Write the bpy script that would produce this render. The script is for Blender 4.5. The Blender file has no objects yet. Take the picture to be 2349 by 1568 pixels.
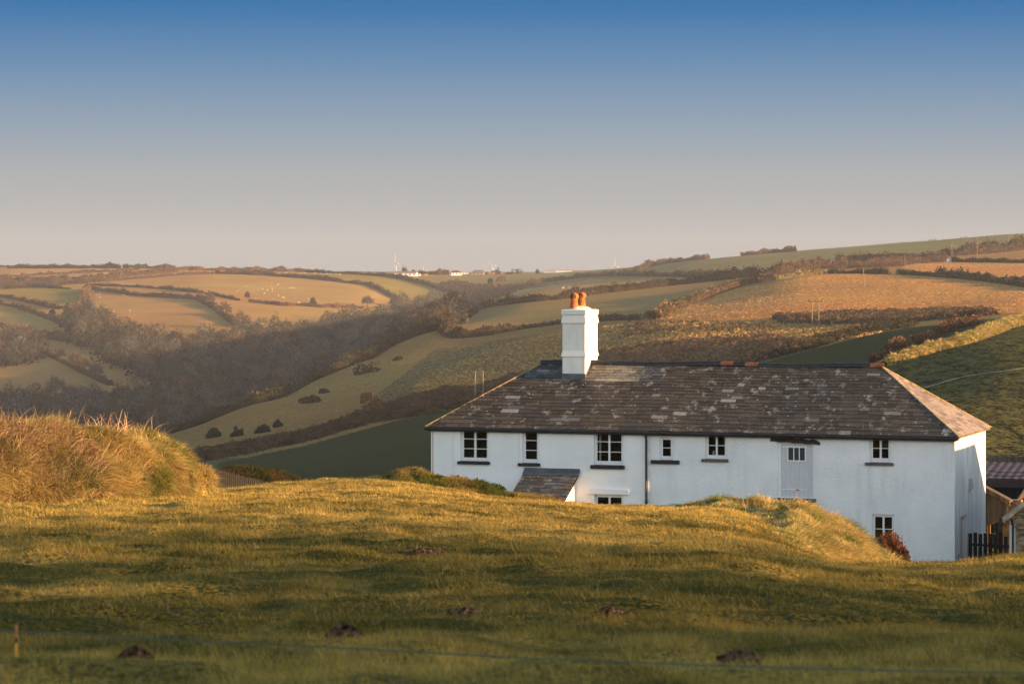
import bpy, math, random
import numpy as np
from mathutils import Vector, Matrix
R = math.radians
SC = bpy.context.scene
COL = SC.collection
rng = np.random.default_rng(7)
random.seed(7)

# ------------------------------------------------------------------ camera, sky, sun, exposure
F, CX, HY = 6525.0, 1174.5, 620.0          # focal length, centre and horizon row on a 2349 px wide picture
cam_d = bpy.data.cameras.new("Camera"); cam = bpy.data.objects.new("Camera", cam_d); COL.objects.link(cam)
cam.location = (0, 0, 0); cam.rotation_euler = (R(90), 0, 0)
cam_d.lens = 100; cam_d.sensor_width = 36; cam_d.shift_y = -(784 - 620) / 2349
cam_d.clip_start = 0.1; cam_d.clip_end = 20000
cam_d.dof.use_dof = True; cam_d.dof.focus_distance = 98; cam_d.dof.aperture_fstop = 6.5
SC.camera = cam
SUN_AZ, SUN_EL = 19.4, 8.5                 # degrees from +X towards the camera; elevation
sd = Vector((math.cos(R(SUN_EL)) * math.cos(R(SUN_AZ)), -math.cos(R(SUN_EL)) * math.sin(R(SUN_AZ)), math.sin(R(SUN_EL))))
sun_d = bpy.data.lights.new("Sun", 'SUN'); sun = bpy.data.objects.new("Sun", sun_d); COL.objects.link(sun)
sun_d.energy = 5.0; sun_d.angle = R(0.9); sun_d.color = (1.0, 0.58, 0.27)
sun.rotation_euler = sd.to_track_quat('Z', 'Y').to_euler(); sun.location = sd * 200
W = bpy.data.worlds.new("World"); SC.world = W; W.use_nodes = True
nt = W.node_tree; bg = nt.nodes["Background"]
sky = nt.nodes.new("ShaderNodeTexSky"); sky.sky_type = 'NISHITA'; sky.sun_disc = False
sky.sun_elevation = R(SUN_EL); sky.sun_rotation = R(90 + SUN_AZ); sky.altitude = 60
sky.air_density = 1.3; sky.dust_density = 0.6; sky.ozone_density = 2.5
SKY_S = 0.11
tc = nt.nodes.new("ShaderNodeTexCoord"); sp = nt.nodes.new("ShaderNodeSeparateXYZ")
nt.links.new(tc.outputs["Generated"], sp.inputs[0])
# dusk band: the pinkish grey layer low over the horizon turning to blue a few degrees up
ramp = nt.nodes.new("ShaderNodeValToRGB"); mr = nt.nodes.new("ShaderNodeMapRange")
mr.inputs[1].default_value = -0.005; mr.inputs[2].default_value = 0.105
nt.links.new(sp.outputs[2], mr.inputs[0]); nt.links.new(mr.outputs[0], ramp.inputs[0])
els = ramp.color_ramp.elements
def sk(p, c):
    e = els.new(p); e.color = (*c, 1)
els[0].position = 0; els[0].color = (0.42, 0.415, 0.41, 1)
els[1].position = 1; els[1].color = (0.01, 0.14, 0.375, 1)
for p, c in ((.18, (.43, .435, .435)), (.35, (.38, .41, .43)), (.52, (.255, .345, .445)), (.70, (.125, .26, .44)), (.87, (.028, .175, .405))):
    sk(p, c)
mul = nt.nodes.new("ShaderNodeMix"); mul.data_type = 'RGBA'; mul.blend_type = 'MIX'
mr2 = nt.nodes.new("ShaderNodeMapRange"); mr2.interpolation_type = 'SMOOTHSTEP'
mr2.inputs[1].default_value = 0.10; mr2.inputs[2].default_value = 0.20
nt.links.new(sp.outputs[2], mr2.inputs[0]); nt.links.new(mr2.outputs[0], mul.inputs[0])
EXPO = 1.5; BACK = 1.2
gain = nt.nodes.new("ShaderNodeVectorMath"); gain.operation = 'SCALE'; gain.inputs[3].default_value = 1.0 / SKY_S / (2 ** EXPO)
nt.links.new(ramp.outputs[0], gain.inputs[0])
nt.links.new(gain.outputs[0], mul.inputs[6]); nt.links.new(sky.outputs[0], mul.inputs[7])
# brighter, paler sky added behind the viewer to lift the cottage front
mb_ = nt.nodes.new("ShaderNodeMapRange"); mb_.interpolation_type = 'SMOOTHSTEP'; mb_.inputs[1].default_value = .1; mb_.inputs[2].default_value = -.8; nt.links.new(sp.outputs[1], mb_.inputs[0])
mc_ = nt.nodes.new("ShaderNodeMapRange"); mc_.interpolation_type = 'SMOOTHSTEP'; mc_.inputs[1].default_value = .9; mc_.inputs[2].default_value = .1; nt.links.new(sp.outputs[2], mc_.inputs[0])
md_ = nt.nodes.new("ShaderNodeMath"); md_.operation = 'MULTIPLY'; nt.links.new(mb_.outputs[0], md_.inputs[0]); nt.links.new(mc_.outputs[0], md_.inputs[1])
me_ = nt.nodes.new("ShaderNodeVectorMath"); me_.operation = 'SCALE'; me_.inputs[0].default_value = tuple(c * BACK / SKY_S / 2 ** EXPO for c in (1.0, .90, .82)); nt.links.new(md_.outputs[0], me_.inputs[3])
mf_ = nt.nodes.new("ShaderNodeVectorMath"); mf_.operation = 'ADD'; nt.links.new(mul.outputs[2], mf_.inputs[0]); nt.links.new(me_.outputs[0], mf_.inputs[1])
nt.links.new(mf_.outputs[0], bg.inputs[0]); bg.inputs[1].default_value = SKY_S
SC.view_settings.view_transform = 'Standard'; SC.view_settings.look = 'None'
SC.view_settings.exposure = EXPO; SC.view_settings.gamma = 1
SC.cycles.use_denoising = True
SC.cycles.volume_bounces = 0
SC.cycles.max_bounces = 6; SC.cycles.transparent_max_bounces = 8

# ------------------------------------------------------------------ helpers
def tag(o, label=None, cat=None, group=None, kind=None):
    if label: o["label"] = label
    if cat: o["category"] = cat
    if group: o["group"] = group
    if kind: o["kind"] = kind
    return o

def empty(name, loc=(0, 0, 0), rz=0.0, **k):
    o = bpy.data.objects.new(name, None); COL.objects.link(o); o.location = loc; o.rotation_euler = (0, 0, rz)
    o.empty_display_size = .3
    return tag(o, **k)

def np_mesh(name, V, tris=None, quads=None, tint=None, smooth=False, extra=None, pile=None):
    me = bpy.data.meshes.new(name); V = np.asarray(V, np.float32)
    me.vertices.add(len(V)); me.vertices.foreach_set("co", V.ravel())
    parts, starts, n = [], [], 0
    if tris is not None and len(tris):
        t = np.asarray(tris, np.int32); parts.append(t.ravel()); starts.append(np.arange(len(t)) * 3 + n); n += t.size
    if quads is not None and len(quads):
        q = np.asarray(quads, np.int32); parts.append(q.ravel()); starts.append(np.arange(len(q)) * 4 + n); n += q.size
    li = np.concatenate(parts); st = np.concatenate(starts).astype(np.int32)
    me.loops.add(len(li)); me.loops.foreach_set("vertex_index", li)
    me.polygons.add(len(st)); me.polygons.foreach_set("loop_start", st)
    me.polygons.foreach_set("use_smooth", np.full(len(st), bool(smooth)))
    me.update(calc_edges=True)
    if tint is not None:
        a = me.attributes.new("tint", 'FLOAT_COLOR', 'POINT')
        c = np.ones((len(V), 4), np.float32); c[:, :3] = tint; a.data.foreach_set("color", c.ravel())
    if extra is not None:
        a = me.attributes.new("rough", 'FLOAT', 'POINT'); a.data.foreach_set("value", np.asarray(extra, np.float32))
    if pile is not None:
        a = me.attributes.new("pile", 'FLOAT', 'POINT'); a.data.foreach_set("value", np.asarray(pile, np.float32))
    return me

def link(name, me, mat, parent=None, loc=None):
    o = bpy.data.objects.new(name, me); COL.objects.link(o)
    if mat is not None: me.materials.append(mat)
    if parent: o.parent = parent
    if loc is not None: o.location = loc
    return o

class MB:
    """collects solid pieces, links them as one mesh"""
    def __init__(s): s.v = []; s.f = []
    def raw(s, v, f):
        n = len(s.v); s.v += [tuple(p) for p in v]; s.f += [tuple(i + n for i in q) for q in f]; return s
    def box(s, x0, x1, y0, y1, z0, z1):
        return s.raw([(x0, y0, z0), (x1, y0, z0), (x1, y1, z0), (x0, y1, z0), (x0, y0, z1), (x1, y0, z1), (x1, y1, z1), (x0, y1, z1)],
                     [(0, 3, 2, 1), (4, 5, 6, 7), (0, 1, 5, 4), (1, 2, 6, 5), (2, 3, 7, 6), (3, 0, 4, 7)])
    def hexa(s, p):   # 8 points: bottom ring, top ring
        return s.raw(p, [(0, 3, 2, 1), (4, 5, 6, 7), (0, 1, 5, 4), (1, 2, 6, 5), (2, 3, 7, 6), (3, 0, 4, 7)])
    def tube(s, pts, r, seg=8, cap=True):
        pts = [Vector(p) for p in pts]; rr = r if isinstance(r, (list, tuple)) else [r] * len(pts); rings = []
        for i, p in enumerate(pts):
            d = (pts[min(i + 1, len(pts) - 1)] - pts[max(i - 1, 0)]).normalized()
            a = d.cross(Vector((0, 0, 1)) if abs(d.z) < .9 else Vector((1, 0, 0))).normalized(); b = d.cross(a)
            rings.append([p + (a * math.cos(2 * math.pi * k / seg) + b * math.sin(2 * math.pi * k / seg)) * rr[i] for k in range(seg)])
        v = [q for g in rings for q in g]; f = []
        for i in range(len(pts) - 1):
            for k in range(seg):
                f.append((i * seg + k, i * seg + (k + 1) % seg, (i + 1) * seg + (k + 1) % seg, (i + 1) * seg + k))
        if cap: f.append(tuple(range(seg))[::-1]); f.append(tuple((len(pts) - 1) * seg + k for k in range(seg)))
        return s.raw(v, f)
    def lathe(s, prof, c=(0, 0, 0), seg=20):
        v = []; f = []
        for (r, z) in prof:
            for k in range(seg):
                a = 2 * math.pi * k / seg; v.append((c[0] + r * math.cos(a), c[1] + r * math.sin(a), c[2] + z))
        for i in range(len(prof) - 1):
            for k in range(seg): f.append((i * seg + k, i * seg + (k + 1) % seg, (i + 1) * seg + (k + 1) % seg, (i + 1) * seg + k))
        f.append(tuple(range(seg))[::-1]); f.append(tuple((len(prof) - 1) * seg + k for k in range(seg)))
        return s.raw(v, f)
    def build(s, name, mat, parent=None, smooth=False, bevel=0, loc=None):
        me = bpy.data.meshes.new(name); me.from_pydata(s.v, [], s.f); me.update()
        if smooth:
            for p in me.polygons: p.use_smooth = True
        o = link(name, me, mat, parent, loc)
        if bevel:
            m = o.modifiers.new("Bevel", 'BEVEL'); m.width = bevel; m.segments = 2; m.limit_method = 'ANGLE'
        return o

# ---- value noise
_lat = np.random.default_rng(11).random((256, 256)).astype(np.float32)
def vn(x, y, s=1.0, o=0):
    x = np.asarray(x) / s + 13.7 * o + 1000; y = np.asarray(y) / s + 7.3 * o + 1000
    xi = np.floor(x).astype(int); yi = np.floor(y).astype(int); fx = x - xi; fy = y - yi
    fx = fx * fx * (3 - 2 * fx); fy = fy * fy * (3 - 2 * fy)
    a = _lat[xi % 256, yi % 256]; b = _lat[(xi + 1) % 256, yi % 256]; c = _lat[xi % 256, (yi + 1) % 256]; d = _lat[(xi + 1) % 256, (yi + 1) % 256]
    return (a * (1 - fx) + b * fx) * (1 - fy) + (c * (1 - fx) + d * fx) * fy - .5
def fbm(x, y, s, n=3, o=0):
    r = 0; a = 1
    for i in range(n): r = r + a * vn(x, y, s, o + i * 3); s *= .5; a *= .5
    return r
def pchip(x, y, xq):
    x = np.asarray(x, float); y = np.asarray(y, float); h = np.diff(x)
    d = np.diff(y, axis=0) / h[:, None]; m = np.zeros_like(y)
    a, b = d[:-1], d[1:]; ok = a * b > 0
    w1 = (2 * h[1:] + h[:-1])[:, None]; w2 = (h[1:] + 2 * h[:-1])[:, None]
    m[1:-1][ok] = ((w1 + w2) / (w1 / np.where(ok, a, 1) + w2 / np.where(ok, b, 1)))[ok]
    m[0] = d[0]; m[-1] = d[-1]
    xq = np.clip(xq, x[0], x[-1]); i = np.clip(np.searchsorted(x, xq) - 1, 0, len(x) - 2); t = ((xq - x[i]) / h[i])[:, None]; hh = h[i][:, None]
    return (2*t**3-3*t**2+1)*y[i] + (t**3-2*t**2+t)*hh*m[i] + (-2*t**3+3*t**2)*y[i+1] + (t**3-t**2)*hh*m[i+1]

# ---- materials
def nodes(name):
    m = bpy.data.materials.new(name); m.use_nodes = True; n = m.node_tree.nodes; return m, n, m.node_tree.links, n["Principled BSDF"]
def mat(name, col, rough=.7, var=.0, scale=5., bump=0., bscale=20., metal=0., spec=.3, stretch=(1, 1, 1), var2=None, bdist=.02):
    m, n, l, p = nodes(name); p.inputs["Roughness"].default_value = rough; p.inputs["Metallic"].default_value = metal
    p.inputs["Specular IOR Level"].default_value = spec
    tcn = n.new("ShaderNodeTexCoord"); mp = n.new("ShaderNodeMapping"); mp.inputs[3].default_value = stretch; l.new(tcn.outputs["Object"], mp.inputs[0])
    if var or var2:
        nz = n.new("ShaderNodeTexNoise"); nz.inputs["Scale"].default_value = scale; nz.inputs["Detail"].default_value = 6
        l.new(mp.outputs[0], nz.inputs[0]); cr = n.new("ShaderNodeValToRGB"); l.new(nz.outputs[0], cr.inputs[0])
        c2 = var2 if var2 else tuple(min(1, c * (1 + var)) for c in col)
        cr.color_ramp.elements[0].position = .35; cr.color_ramp.elements[1].position = .65
        cr.color_ramp.elements[0].color = (*[c * (1 - var) for c in col], 1); cr.color_ramp.elements[1].color = (*c2, 1); l.new(cr.outputs[0], p.inputs[0])
    else: p.inputs[0].default_value = (*col, 1)
    if bump:
        nb = n.new("ShaderNodeTexNoise"); nb.inputs["Scale"].default_value = bscale; nb.inputs["Detail"].default_value = 5
        l.new(mp.outputs[0], nb.inputs[0]); b = n.new("ShaderNodeBump"); b.inputs[0].default_value = bump; b.inputs[1].default_value = bdist
        l.new(nb.outputs[0], b.inputs["Height"]); l.new(b.outputs[0], p.inputs["Normal"])
    return m
def grass_normal(n, l, p, base, fac, scale, k=1.0):
    tcn = n.new("ShaderNodeTexCoord"); wn = n.new("ShaderNodeTexNoise"); wn.inputs["Scale"].default_value = scale; wn.inputs["Detail"].default_value = 1; l.new(tcn.outputs["Object"], wn.inputs[0])
    sb = n.new("ShaderNodeVectorMath"); sb.operation = 'SUBTRACT'; l.new(wn.outputs["Color"], sb.inputs[0]); sb.inputs[1].default_value = (.5, .5, .5)
    ml = n.new("ShaderNodeVectorMath"); ml.operation = 'MULTIPLY'; l.new(sb.outputs[0], ml.inputs[0]); ml.inputs[1].default_value = (14 * k, 14 * k, 1 * k)
    sc = n.new("ShaderNodeVectorMath"); sc.operation = 'SCALE'; l.new(ml.outputs[0], sc.inputs[0])
    if fac is None: sc.inputs[3].default_value = 1
    else: l.new(fac, sc.inputs[3])
    ad = n.new("ShaderNodeVectorMath"); ad.operation = 'ADD'; l.new(base, ad.inputs[0]); l.new(sc.outputs[0], ad.inputs[1])
    nm = n.new("ShaderNodeVectorMath"); nm.operation = 'NORMALIZE'; l.new(ad.outputs[0], nm.inputs[0]); l.new(nm.outputs[0], p.inputs["Normal"])
def tmat(name, rough=.8, trans=0., spec=.15, nscale=0, namt=.3, pile=0.):
    m, n, l, p = nodes(name); p.inputs["Roughness"].default_value = rough; p.inputs["Specular IOR Level"].default_value = spec
    at = n.new("ShaderNodeAttribute"); at.attribute_name = "tint"; src = at.outputs[0]
    if nscale:
        tcn = n.new("ShaderNodeTexCoord"); nz = n.new("ShaderNodeTexNoise"); nz.inputs["Scale"].default_value = nscale; nz.inputs["Detail"].default_value = 4
        l.new(tcn.outputs["Object"], nz.inputs[0]); mr_ = n.new("ShaderNodeMapRange"); mr_.inputs[1].default_value = .3; mr_.inputs[2].default_value = .7
        mr_.inputs[3].default_value = 1 - namt; mr_.inputs[4].default_value = 1 + namt; l.new(nz.outputs[0], mr_.inputs[0])
        vm = n.new("ShaderNodeVectorMath"); vm.operation = 'SCALE'; l.new(src, vm.inputs[0]); l.new(mr_.outputs[0], vm.inputs[3]); src = vm.outputs[0]
    l.new(src, p.inputs[0])
    if pile: ge = n.new("ShaderNodeNewGeometry"); grass_normal(n, l, p, ge.outputs["Normal"], None, 25, pile)
    if trans:
        tr = n.new("ShaderNodeBsdfTranslucent"); l.new(src, tr.inputs[0]); mx = n.new("ShaderNodeMixShader"); mx.inputs[0].default_value = trans
        l.new(p.outputs[0], mx.inputs[1]); l.new(tr.outputs[0], mx.inputs[2]); l.new(mx.outputs[0], n["Material Output"].inputs[0])
    return m

# ------------------------------------------------------------------ the land: one row of numbers per distance, one column per bearing
HC = [-400, 0, 250, 430, 600, 800, 1000, 1200, 1400, 1600, 1850, 2100, 2349, 2800]
HT = {
 95:  [1272,1272,1272,1270,1268,1265,1355,1355,1355,1355,1355,1355,1345,1340],
 120: [1200,1200,1195,1150,1180,1190,1202,1202,1200,1195,1190,1185,1190,1170],
 180: [1130,1130,1125,1120,1118,1125,1120,1100,1100,1090,1080,1010,1015,1000],
 260: [1110,1110,1105,1105,1098,1095,1080,1050,1000,960,940,890,850,840],
 350: [1090,1090,1085,1085,1082,1068,1040,1000,950,905,875,800,765,750],
 450: [1075,1075,1068,1062,1060,1035,1000,960,910,868,818,765,728,720],
 600: [1055,1055,1045,1025,1012,975,935,905,860,825,776,745,722,715],
 750: [1040,1040,1030,982,922,895,865,845,790,756,736,722,705,700],
 900: [1025,1025,1015,992,940,838,795,780,742,716,694,690,680,675],
 1050:[1005,1005,1003,1000,960,862,752,738,715,700,665,655,655,650],
 1200:[985,985,980,985,962,880,757,705,690,673,633,630,630,625],
 1400:[895,895,880,885,890,868,768,678,663,648,620,605,602,598],
 1700:[760,760,755,755,765,790,760,672,650,632,605,583,575,570],
 2000:[685,685,680,680,690,705,735,670,640,605,580,558,537,530],
 2300:[643,643,640,640,645,655,680,655,628,597,574,555,541,532],
 2600:[613,613,615,617,620,625,629,628,618,597,577,560,545,540],
 3200:[616,616,617,618,621,626,630,629,621,603,586,573,560,555],
 7000:[619,619,619,619,621,622,624,624,620,612,604,600,595,592]}
_D = np.array(sorted(HT)); _T = np.array([HT[d] for d in _D], float)
_pq = np.arange(-400, 2801, 8.0); _lq = np.linspace(math.log(95), math.log(7000), 700)
_G = pchip(np.log(_D), _T, _lq); _G = pchip(np.array(HC, float), _G.T, _pq).T        # [lq, pq] rows of picture height
def hill_py(px, D):
    u = np.clip((np.asarray(px, float) + 400) / 8, 0, len(_pq) - 1.001); v = np.clip((np.log(np.maximum(D, 95)) - _lq[0]) / (_lq[1] - _lq[0]), 0, len(_lq) - 1.001)
    i = u.astype(int); j = v.astype(int); fu = u - i; fv = v - j
    return (_G[j, i] * (1 - fu) + _G[j, i + 1] * fu) * (1 - fv) + (_G[j + 1, i] * (1 - fu) + _G[j + 1, i + 1] * fu) * fv
def hill_z(px, D):
    D = np.asarray(D, float); px = np.asarray(px, float); x = (px - CX) / F * D
    z = (HY - hill_py(px, D)) * np.maximum(D, 95) / F
    z = np.where(D < 100, np.minimum(z, -10.4), z)
    return z + fbm(x, D, 60, 3, 5) * np.clip((D - 150) / 1500, 0, .8) * 1.2
def hill_xy(x, y): return hill_z(CX + F * np.asarray(x) / np.asarray(y), y)
_Dm = np.exp(np.linspace(math.log(100), math.log(3200), 900))
def hit(px, py, dmin=100, dmax=3200):
    """where the sight line through a picture point first meets the land beyond dmin"""
    px = np.atleast_1d(np.asarray(px, float)); py = np.atleast_1d(np.asarray(py, float)); D = _Dm[(_Dm >= dmin) & (_Dm <= dmax)]
    zz = hill_z(px[:, None], D[None, :]); ray = (HY - py[:, None]) / F * D[None, :]
    ab = zz >= ray; idx = np.where(ab.any(1), ab.argmax(1), np.argmin(ray - zz, axis=1)); d = D[idx]
    return np.stack([(px - CX) / F * d, d, hill_z(px, d)], 1)
def inpoly(px, py, poly):
    c = np.zeros(np.shape(px), bool); n = len(poly)
    for i in range(n):
        x0, y0 = poly[i]; x1, y1 = poly[(i + 1) % n]
        if y0 == y1: continue
        k = ((y0 > py) != (y1 > py)) & (px < (x1 - x0) * (py - y0) / (y1 - y0) + x0); c ^= k
    return c

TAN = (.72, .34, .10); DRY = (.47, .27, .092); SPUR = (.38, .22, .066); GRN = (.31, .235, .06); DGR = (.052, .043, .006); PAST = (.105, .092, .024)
SPECK = (.30, .205, .075)
PILE = {TAN: 1.3, DRY: 1.1, SPUR: .8, GRN: .8, DGR: .08, PAST: .5, SPECK: 1.6, (.044,.045,.007): .08, (.21,.18,.065): .25, (.70,.34,.11): 1.3}
FIELDS = [  # polygon in the picture, nearest, farthest distance, colour, tussock amount
 ([(-400,560),(1180,560),(1180,1100),(-400,1100)],1090,3300,DRY,.15),
 ([(60,600),(620,600),(500,628),(300,640),(0,660),(0,640)],1500,3300,(.46,.27,.11),.3),
 ([(0,657),(200,663),(190,705),(110,700),(0,680)],1100,3300,GRN,.05),
 ([(500,627),(690,638),(800,650),(930,700),(700,690),(500,678),(410,662)],1100,3300,(.44,.27,.085),.1),
 ([(700,625),(905,632),(985,655),(1080,686),(1040,700),(930,692),(850,652),(700,634)],1100,3300,GRN,.05),
 ([(930,634),(1200,625),(1500,605),(1500,660),(1000,650)],1700,3300,(.27,.215,.075),.05),
 ([(0,710),(80,720),(180,765),(100,770),(0,745)],1100,3300,(.42,.26,.08),.1),
 ([(400,700),(760,708),(950,745),(760,740),(560,750)],1100,3300,(.42,.26,.08),.1),
 ([(380,620),(2400,500),(2400,1100),(380,1100)],500,1750,SPUR,.5),
 ([(1040,715),(1160,700),(1440,665),(1700,640),(1900,625),(1540,712),(1500,735),(1300,745),(1060,775)],800,1900,(.34,.225,.08),.2),
 ([(1140,690),(1170,668),(1360,640),(1600,636),(1570,650),(1434,664),(1200,690)],1000,2200,(.48,.29,.105),.2),
 ([(1430,640),(1430,600),(1850,560),(2400,520),(2400,560),(2080,600),(1900,607),(1700,632)],1250,3300,(.21,.18,.065),.1),
 ([(1500,735),(1540,712),(1650,670),(1900,627),(2070,627),(2349,655),(2400,660),(2400,735),(2300,722),(2000,745),(1500,745)],650,1700,TAN,1.0),
 ([(2060,626),(2080,605),(2180,600),(2400,602),(2400,655),(2200,636)],900,1900,(.70,.34,.11),.8),
 ([(1000,800),(1290,760),(1500,735),(2090,738),(1900,790),(1700,830),(1290,830),(1000,890),(820,940)],520,1300,SPECK,1.3),
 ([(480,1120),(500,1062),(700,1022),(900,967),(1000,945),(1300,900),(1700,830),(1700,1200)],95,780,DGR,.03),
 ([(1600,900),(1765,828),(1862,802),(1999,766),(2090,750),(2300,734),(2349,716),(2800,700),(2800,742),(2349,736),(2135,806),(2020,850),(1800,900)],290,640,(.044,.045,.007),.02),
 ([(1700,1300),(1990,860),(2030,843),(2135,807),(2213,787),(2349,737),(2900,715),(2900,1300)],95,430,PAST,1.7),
]
def land():
    px = np.concatenate([np.linspace(-30000, -500, 26), np.arange(-440, 2800, 3.4), np.linspace(2850, 32000, 26)])
    D = np.concatenate([np.exp(np.linspace(math.log(84), math.log(3000), 560)), np.exp(np.linspace(math.log(3060), math.log(9000), 20))])
    P, DD = np.meshgrid(px, D); Z = hill_z(P, DD); X = (P - CX) / F * DD; PY = HY - F * Z / DD
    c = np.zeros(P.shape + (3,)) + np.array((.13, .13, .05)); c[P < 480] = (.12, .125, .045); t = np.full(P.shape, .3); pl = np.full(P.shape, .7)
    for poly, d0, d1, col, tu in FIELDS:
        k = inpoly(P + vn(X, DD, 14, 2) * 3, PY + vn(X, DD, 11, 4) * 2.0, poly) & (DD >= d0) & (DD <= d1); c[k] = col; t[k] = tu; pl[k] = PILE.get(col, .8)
    n1 = fbm(X, DD, 90, 4, 9)[..., None]; n2 = fbm(X, DD, 22, 3, 21)[..., None]
    c = c * (1 + .16 * n1 + .12 * n2) * (1 + np.array([-.10, .02, .0]) * n1 * 1.5)
    nr, nc = P.shape; V = np.stack([X, DD, Z], -1).reshape(-1, 3); i = np.arange(nr * nc).reshape(nr, nc)
    q = np.stack([i[:-1, :-1], i[:-1, 1:], i[1:, 1:], i[1:, :-1]], -1).reshape(-1, 4)
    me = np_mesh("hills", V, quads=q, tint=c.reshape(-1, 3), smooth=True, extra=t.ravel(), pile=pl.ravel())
    m, n, l, p = nodes("field_grass"); p.inputs["Roughness"].default_value = .95; p.inputs["Specular IOR Level"].default_value = .05
    at = n.new("ShaderNodeAttribute"); at.attribute_name = "tint"; ar = n.new("ShaderNodeAttribute"); ar.attribute_name = "rough"
    tcn = n.new("ShaderNodeTexCoord"); mp = n.new("ShaderNodeMapping"); mp.inputs[3].default_value = (1, .2, 1); l.new(tcn.outputs["Object"], mp.inputs[0])
    nz = n.new("ShaderNodeTexNoise"); nz.inputs["Scale"].default_value = .9; nz.inputs["Detail"].default_value = 3; l.new(mp.outputs[0], nz.inputs[0])
    mm = n.new("ShaderNodeMapRange"); mm.inputs[1].default_value = .40; mm.inputs[2].default_value = .60; mm.inputs[3].default_value = -.5; mm.inputs[4].default_value = .36
    nf = n.new("ShaderNodeTexNoise"); nf.inputs["Scale"].default_value = 3.2; nf.inputs["Detail"].default_value = 2; l.new(mp.outputs[0], nf.inputs[0])
    av = n.new("ShaderNodeMix"); av.inputs[0].default_value = .6; l.new(nz.outputs[0], av.inputs[2]); l.new(nf.outputs[0], av.inputs[3]); l.new(av.outputs[0], mm.inputs[0]); m1 = n.new("ShaderNodeMath"); m1.operation = 'MULTIPLY_ADD'; l.new(mm.outputs[0], m1.inputs[0]); l.new(ar.outputs["Fac"], m1.inputs[1]); m1.inputs[2].default_value = 1
    vm = n.new("ShaderNodeVectorMath"); vm.operation = 'SCALE'; l.new(at.outputs[0], vm.inputs[0]); l.new(m1.outputs[0], vm.inputs[3]); l.new(vm.outputs[0], p.inputs[0])
    b = n.new("ShaderNodeBump"); b.inputs[1].default_value = .5; l.new(nz.outputs[0], b.inputs["Height"]); l.new(b.outputs[0], p.inputs["Normal"])
    bs = n.new("ShaderNodeMath"); bs.operation = 'MULTIPLY'; bs.inputs[1].default_value = .3; l.new(ar.outputs["Fac"], bs.inputs[0]); l.new(bs.outputs[0], b.inputs[0])
    # standing grass catches low light: the normal is scattered sideways by the length of the grass
    ap = n.new("ShaderNodeAttribute"); ap.attribute_name = "pile"; grass_normal(n, l, p, b.outputs[0], ap.outputs["Fac"], 6.0)
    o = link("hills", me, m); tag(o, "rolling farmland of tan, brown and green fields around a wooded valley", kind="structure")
land()

# ------------------------------------------------------------------ foreground lawn
LC = [-600, 0, 250, 500, 850, 1150, 1450, 1650, 1780, 1850, 1930, 2090, 2349, 3000]
LT = {12: [1568]*14,
 20: [1395,1395,1395,1392,1390,1392,1396,1400,1405,1408,1412,1420,1435,1450],
 30: [1290,1290,1288,1285,1285,1290,1300,1308,1318,1326,1335,1345,1358,1370],
 45: [1205,1207,1205,1200,1200,1212,1228,1240,1262,1282,1302,1308,1300,1295],
 60: [1158,1155,1152,1152,1148,1170,1190,1202,1236,1270,1303,1301,1278,1270],
 75: [1150,1145,1138,1130,1120,1148,1172,1178,1210,1248,1305,1314,1305,1295],
 88: [1160,1155,1142,1126,1099,1142,1165,1167,1188,1228,1314,1335,1345,1340]}
_LD = np.array(sorted(LT)); _LT = np.array([LT[d] for d in _LD], float)
_LZ = (HY - _LT) * _LD[:, None] / F
_lp = np.arange(-600, 3001, 10.0); _ld = np.linspace(12, 88, 305)
_LG = pchip(np.array(LC, float), pchip(_LD.astype(float), _LZ, _ld).T, _lp).T
def lawn_z(x, y, rough=True):
    x = np.asarray(x, float); y = np.asarray(y, float)
    yy = np.clip(y, 12, 88); px = np.clip(CX + F * x / np.maximum(yy, 12), -600, 3000)
    u = np.clip((px + 600) / 10, 0, len(_lp) - 1.001); v = np.clip((yy - 12) / .25, 0, len(_ld) - 1.001)
    i = u.astype(int); j = v.astype(int); fu = u - i; fv = v - j
    z = (_LG[j, i] * (1 - fu) + _LG[j, i + 1] * fu) * (1 - fv) + (_LG[j + 1, i] * (1 - fu) + _LG[j + 1, i + 1] * fu) * fv
    z = np.where(y < 12, -1.743 + (12 - y) * .02, z)
    edge = 89.0
    drop = np.clip((y - edge) / 6, 0, None); z = z - drop ** .8 * 4.5
    if rough:
        k = np.clip((92 - y) / 5, 0, 1)
        z = z + k * (fbm(x, y * 1.0, 3.2, 2, 3) * np.interp(y, [20, 55], [.04, .03]) + fbm(x, y, .75, 2, 8) * .15 + vn(x, y, .35, 17) * .036)
    return z
def lawn():
    x = np.concatenate([-np.geomspace(120, 19.5, 40), np.linspace(-19, 19, 640), np.geomspace(19.5, 120, 40)])
    y = np.concatenate([np.linspace(-120, 8, 40), np.linspace(8.5, 30, 230), np.linspace(30.15, 92, 360), np.linspace(92.3, 97, 12)])
    X, Y = np.meshgrid(x, y); Z = lawn_z(X, Y); i = np.arange(X.size).reshape(X.shape)
    q = np.stack([i[:-1, :-1], i[:-1, 1:], i[1:, 1:], i[1:, :-1]], -1).reshape(-1, 4)
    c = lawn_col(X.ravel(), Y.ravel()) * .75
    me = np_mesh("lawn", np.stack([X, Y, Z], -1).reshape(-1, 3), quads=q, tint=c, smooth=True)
    tag(link("lawn", me, tmat("lawn_ground", .95, 0, .05, 14, .35, .8)), "sloping olive green and golden lawn in the foreground", kind="structure")
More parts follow.
